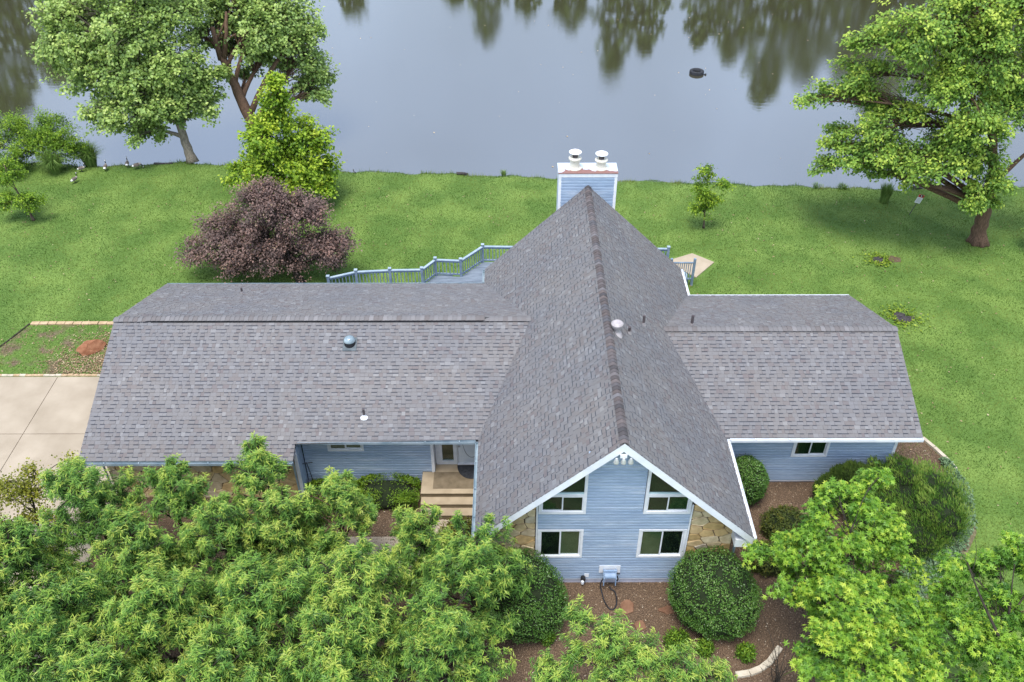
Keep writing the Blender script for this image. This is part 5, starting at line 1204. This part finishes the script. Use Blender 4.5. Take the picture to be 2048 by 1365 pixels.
for lab, x, y, r, s in (('leafy green plant in mulch next to the centre front tree', 1.85, -1.75, .38, 60), ('small round plant in the mulch below the right boxwood', 2.6, -1.95, .25, 61), ('low plant near the pale edging stones', 3.75, -2.1, .27, 62), ('tiny sprawling weed in the mulch below the left boxwood', -1.9, -1.6, .2, 63)):
    blob('young_plant', lab, 'plant', [(x, y, .05, r, r, r*1.0)], L_HEDGE, s, int(900*r/.3), .09, .5, LANCE, group=GP, tonebias=.4, jitter=.3, corek=.45)
# ground cover strip along the bed edge
g = np.random.default_rng(64); cv = np.array([(12.3, 5.4), (12.4, 4.2), (12.0, 2.9), (11.1, 1.9), (9.9, .85), (8.6, -.3), (7.4, -1.1)]); n = 11000
t = g.uniform(0, len(cv)-1, n); c = np.stack([np.interp(t, range(len(cv)), cv[:, k]) for k in range(2)], 1); wdt = np.interp(t, [0, 2, 4, 6], [.12, .25, .42, .5])
inn = nrm(np.array([-.7, .6])); P = np.column_stack([c + inn*(g.uniform(-1.3, .9, n)*wdt)[:, None] + g.normal(0, .05, (n, 2)), g.uniform(-.06, .10, n)])
P[:, 2] += hgt(P[:, 0], P[:, 1])+.06
V, F, k = leaves(P, rdir(g, n, -.1), np.array([0, 0, 1])+.6*rdir(g, n), g.uniform(.05, .12, n), .7, LANCE)
tag(add('ground_cover', V, F, L_COVER, tone=np.repeat(np.clip(g.normal(.5, .22, n), 0, 1), k)), 'silvery green ground cover along the curved bed edge', 'ground cover', kind='stuff')

# bank vegetation on the left
lb = [(-29.3, 28.5, 1.0, 1.5, 1.2), (-27.49, 28.2, 1.1, 1.4, 1.1), (-30.3, 29.0, 1.5, 1.38, 1.06), (-26.7, 28.0, 1.0, 0.9, 0.8), (-28.19, 29.0, 1.8, 1.2, 0.9), (-31.5, 27.5, 1.2, 1.4, 1.2), (-29.8, 26.8, .8, 1.0, .8)]
tree('bank_shrub', 'tall bushy green shrub at the pond bank behind the sapling', 'shrub', [(-28.5, 28.3, -.05), (-28.5, 28.3, .4), (-28.6, 28.4, .9), (-28.6, 28.4, 1.4)], .1, lb, L_LIME, M['twig'], 19, dens=1.4, leaf=.13, wr=.45, per=18, spread=.3, droop=.1, tonebias=.26, tone_tip=.3)
def tuft(name, label, x, y, n, h, sprd, seed, mat=L_REED, grp=None, w=.022, red=False, lean=1.0):
    g = np.random.default_rng(seed); t = empty(name, (x, y, float(hgt(x, y))), label, 'grass clump', grp); a = g.uniform(0, 2*math.pi, n); r = sprd*np.sqrt(g.uniform(0, 1, n))
    z0 = float(hgt(x, y)); b = np.stack([x+.5*r*np.cos(a), y+.5*r*np.sin(a), np.full(n, z0)], 1); ht = h*g.uniform(.6, 1.1, n); o = np.stack([np.cos(a), np.sin(a), np.zeros(n)], 1); ln = g.uniform(.1, .7, n)*lean
    m = b+o*(ln*ht*.25)[:, None]+np.array([0, 0, 1])*(ht*.62)[:, None]; e = b+o*(ln*ht*.9)[:, None]+np.array([0, 0, 1])*(ht*np.clip(1.05-.6*ln, .3, 1))[:, None]
    s = np.stack([-np.sin(a), np.cos(a), np.zeros(n)], 1)*w/2
    V = np.stack([b-s, b+s, m-s*.9, m+s*.9, e], 1).reshape(-1, 3); f = np.array([(0, 1, 3), (0, 3, 2), (2, 3, 4)]); F = (f[None]+(np.arange(n)*5)[:, None, None]).reshape(-1, 3)
    add('blades', V, F, mat, t, tone=np.repeat(np.clip(g.normal(.5, .2, n), 0, 1), 5))
tuft('reed_clump', 'arching pale green reed clump at the foot of the bank shrub', -27.6, 27.1, 700, 1.35, .6, 1, w=.03, lean=1.3)
tuft('reed_clump', 'tall reeds at the shore beside the walking goose', -26.1, 28.1, 600, 1.5, .6, 2, w=.03)
tuft('grass_clump', 'upright tuft of ornamental grass left of the warning sign', 16.27, 23.75, 900, 1.05, .42, 3, w=.02, lean=.5)
tuft('weed_clump', 'small weed at the water edge right of the sapling', 13.2, 25.3, 60, .4, .3, 4, grp='weeds at the water edge')
tuft('weed_clump', 'low weeds at the water edge left of the ornamental grass', 14.6, 25.3, 120, .35, .5, 5, grp='weeds at the water edge')
tuft('weed_clump', 'weed at the shore beyond the short dark log', -3.3, 26.75, 70, .4, .25, 6, grp='weeds at the water edge')

# trees on the far bank, known from their reflections in the pond
g = np.random.default_rng(90); FV = []; FF = []; FT = []; kk = 0
for (x, h, r) in ((-75, 20, 6), (-64, 21, 5.5), (-56, 16, 4.5), (-48, 12, 4), (-38, 6, 4), (-20.7, 8, 2.4), (-9, 7.0, 2.0), (-5.6, 11.2, 1.9), (-1, 8, 2), (4, 9.5, 2.5), (9.2, 15.3, 2.2), (12.8, 12.5, 2.2), (19, 11.5, 2.2), (22.8, 13.5, 2.6), (27.5, 18.6, 3.2), (32, 15.8, 3), (37, 16, 3.4), (41.5, 20, 4), (48, 18, 5), (58, 20, 6), (70, 19, 6)):
    n = int(1100*r*h/40); d = rdir(g, n); q = g.uniform(0, 1, n)**.4; u = g.uniform(0, 1, n)
    zz = h*(.12+.88*u); ra = r*np.sin(np.clip(u, .02, 1)*math.pi*.86+.3)**.8*(1+.25*np.sin(zz*2.1+x)); a = g.uniform(0, 6.28, n)
    P = np.stack([x+ra*q*np.cos(a), 86+ra*q*np.sin(a)*.8, zz+1], 1)
    V, F, k = leaves(P, rdir(g, n), rdir(g, n), g.uniform(.5, 1.0, n), .8, LANCE); FV.append(V); FF.append(F+kk); kk += len(V); FT.append(np.repeat(np.clip(g.normal(.5, .22, n), 0, 1), k))
    tv, tf = tube([(x, 86, .5), (x+.2, 86, h*.7)], [.3, .08], 6, False); tri = np.array([(f[0], f[1], f[2]) for f in tf]+[(f[0], f[2], f[3]) for f in tf]); FV.append(tv); FF.append(tri+kk); kk += len(tv); FT.append(np.zeros(len(tv)))
tag(add('far_treeline', np.vstack(FV), np.vstack(FF), L_FAR, tone=np.concatenate(FT)), 'belt of tall trees on the far bank mirrored in the pond', 'trees', kind='stuff')

# ------------------------------------------------------------------ grass, mulch chips, leaf litter
g = np.random.default_rng(91)
def blades(n, xr, yr, mask, hr, wr_, zoff=0.0):
    x = g.uniform(*xr, n); y = g.uniform(*yr, n); ok = mask(x, y); x, y = x[ok], y[ok]; n = len(x)
    z = hgt(x, y)-.005; a = g.uniform(0, 2*math.pi, n); h = g.uniform(*hr, n); ln = g.uniform(.3, 1.3, n); w = g.uniform(*wr_, n)/2
    la = a+g.normal(0, .6, n); b = np.stack([x, y, z], 1); s = np.stack([-np.sin(a)*w, np.cos(a)*w, 0*w], 1)
    e = b+np.stack([np.cos(la)*h*ln, np.sin(la)*h*ln, h], 1)
    V = np.stack([b-s, b+s, e], 1).reshape(-1, 3); F = np.arange(3*n).reshape(-1, 3)
    return V, F, np.repeat(np.clip(g.normal(.5, .13, n), 0, 1), 3)
FOOT = [(-16.2, 3.9), (-9.9, 3.9), (-9.9, 4.5), (-3.6, 4.5), (-3.6, .5), (3.6, .5), (3.6, 4.5), (9.85, 4.5), (9.85, 11.4), (3.6, 11.4), (3.6, 13.4), (-3.6, 13.4), (-3.6, 12.3), (-16.2, 12.3)]
PADP = [(4.15, 18.35), (5.5, 16.75), (6.75, 18.05), (5.75, 19.0)]
WORN = [(12.1, 3.6), (11.95, 2.6), (11.0, 1.55), (9.7, .4), (8.2, -.85), (6.4, -2.1), (6.6, -2.35), (8.45, -1.25), (9.95, -.05), (11.3, 1.15), (12.2, 2.3), (12.4, 3.6)]
def lawn_mask(x, y):
    ok = y < shore(x)+.35
    for P in (FOOT, PADP): ok &= ~inpoly(x, y, P)
    ok &= ~(inpoly(x, y, BED) & ~((y > 4.7) & (x > 9.9) & (g.random(len(x)) < .45)))
    ok &= ~((x < -16.2) & (y < 10.15)); ok &= ~(inpoly(x, y, WORN) & (g.random(len(x)) < .75))
    ok &= ~(inpoly(x, y, SBED) & (g.random(len(x)) < np.clip(1.2-.5*np.hypot(x+18.7, (y-11.0)*1.2), .05, .9)))
    ok &= ~((x < -9) & (x > -17) & (y > 10) & (y < 12.4))
    ok &= (x > -31-.1*y) & ((x-22.5) < .22*(y-10)+4)
    ok &= ~((y < 12) & (x < 9.9))|inpoly(x, y, SBED)
    return ok
V, F, T = blades(720000, (-32, 30), (-6, 29), lawn_mask, (.03, .085), (.012, .03))
x = g.uniform(-31, 30, 9000); sd = g.normal(.05, .3, 9000); cl = np.sin(x*2.3)+np.sin(x*5.1+2)+np.sin(x*.9+1); kp = g.random(9000) < np.clip(.25+.3*cl, .04, 1); x, sd = x[kp], sd[kp]; y = shore(x)+sd; n = len(x)
a = g.uniform(0, 6.28, n); h = g.uniform(.08, .26, n); b = np.stack([x, y, hgt(x, y)], 1); e = b+np.stack([np.cos(a)*h*.6, np.sin(a)*h*.6, h], 1); sv_ = np.stack([-np.sin(a), np.cos(a), 0*a], 1)*.012
V2 = np.stack([b-sv_, b+sv_, e], 1).reshape(-1, 3); F = np.vstack([F, np.arange(3*n).reshape(-1, 3)+len(V)]); V = np.vstack([V, V2]); T = np.concatenate([T, np.repeat(g.uniform(.2, 1, n), 3)])
tag(add('grass', V, F, M['grass'], tone=T, origin=(0, 0, 0)), 'short mown grass blades covering the lawn', 'grass', kind='stuff')
def chips(name, label, n, poly, xr, yr, mat, size, seed, mask=None, zo=.02):
    g = np.random.default_rng(seed); x = g.uniform(*xr, n); y = g.uniform(*yr, n); ok = inpoly(x, y, poly)
    if mask is not None: ok &= mask(x, y, g)
    x, y = x[ok], y[ok]; n = len(x); P = np.stack([x, y, hgt(x, y)+g.uniform(.008, zo, n)], 1)
    V, F, k = leaves(P, rdir(g, n, -.15)*np.array([1, 1, .35]), np.array([0, 0, 1])+.45*rdir(g, n), g.uniform(*size, n), .5, LANCE)
    tag(add(name, V, F, mat, tone=np.repeat(np.clip(g.beta(1.6, 2.4, n)*1.05, 0, 1), k)), label, 'mulch', kind='stuff')
chips('mulch_chips', 'brown bark chips scattered over the front beds', 90000, BED, (-19, 12.5), (-6, 6.5), M['chips'], (.025, .07), 92, lambda x, y, g: ~inpoly(x, y, FOOT))
chips('fallen_leaves', 'pale dry leaves and petals scattered over the lawn', 2600, [(-30, 10.3), (-16.5, 13.5), (9.9, 13.5), (9.9, 5), (13, 3), (10, -3), (24, -3), (26, 24), (-30, 26)], (-30, 26), (-3, 26), M['litter'], (.05, .11), 95, lambda x, y, g: lawn_mask(x, y), .1)
n = 70; gg = np.random.default_rng(96); P = np.stack([gg.uniform(-20, 22, n), gg.uniform(29, 56, n), np.full(n, -.985)], 1)
V, F, k = leaves(P, rdir(gg, n)*np.array([1, 1, .05]), np.tile([0, 0, 1.0], (n, 1)), gg.uniform(.06, .16, n), .6, LANCE)
tag(add('floating_leaves', V, F, M['litter'], tone=np.repeat(gg.uniform(.6, 1, n), k)), 'pale specks of leaf floating on the pond', 'leaves', kind='stuff')
chips('leaf_litter', 'dry tan leaves lying in the side bed by the boulder', 16000, SBED, (-24.6, -16.5), (10.15, 13.4), M['litter'], (.04, .10), 93, lambda x, y, g: g.random(len(x)) < np.clip(1.15-.36*np.hypot(x+18.9, (y-10.9)*1.2), .03, 1), .06)
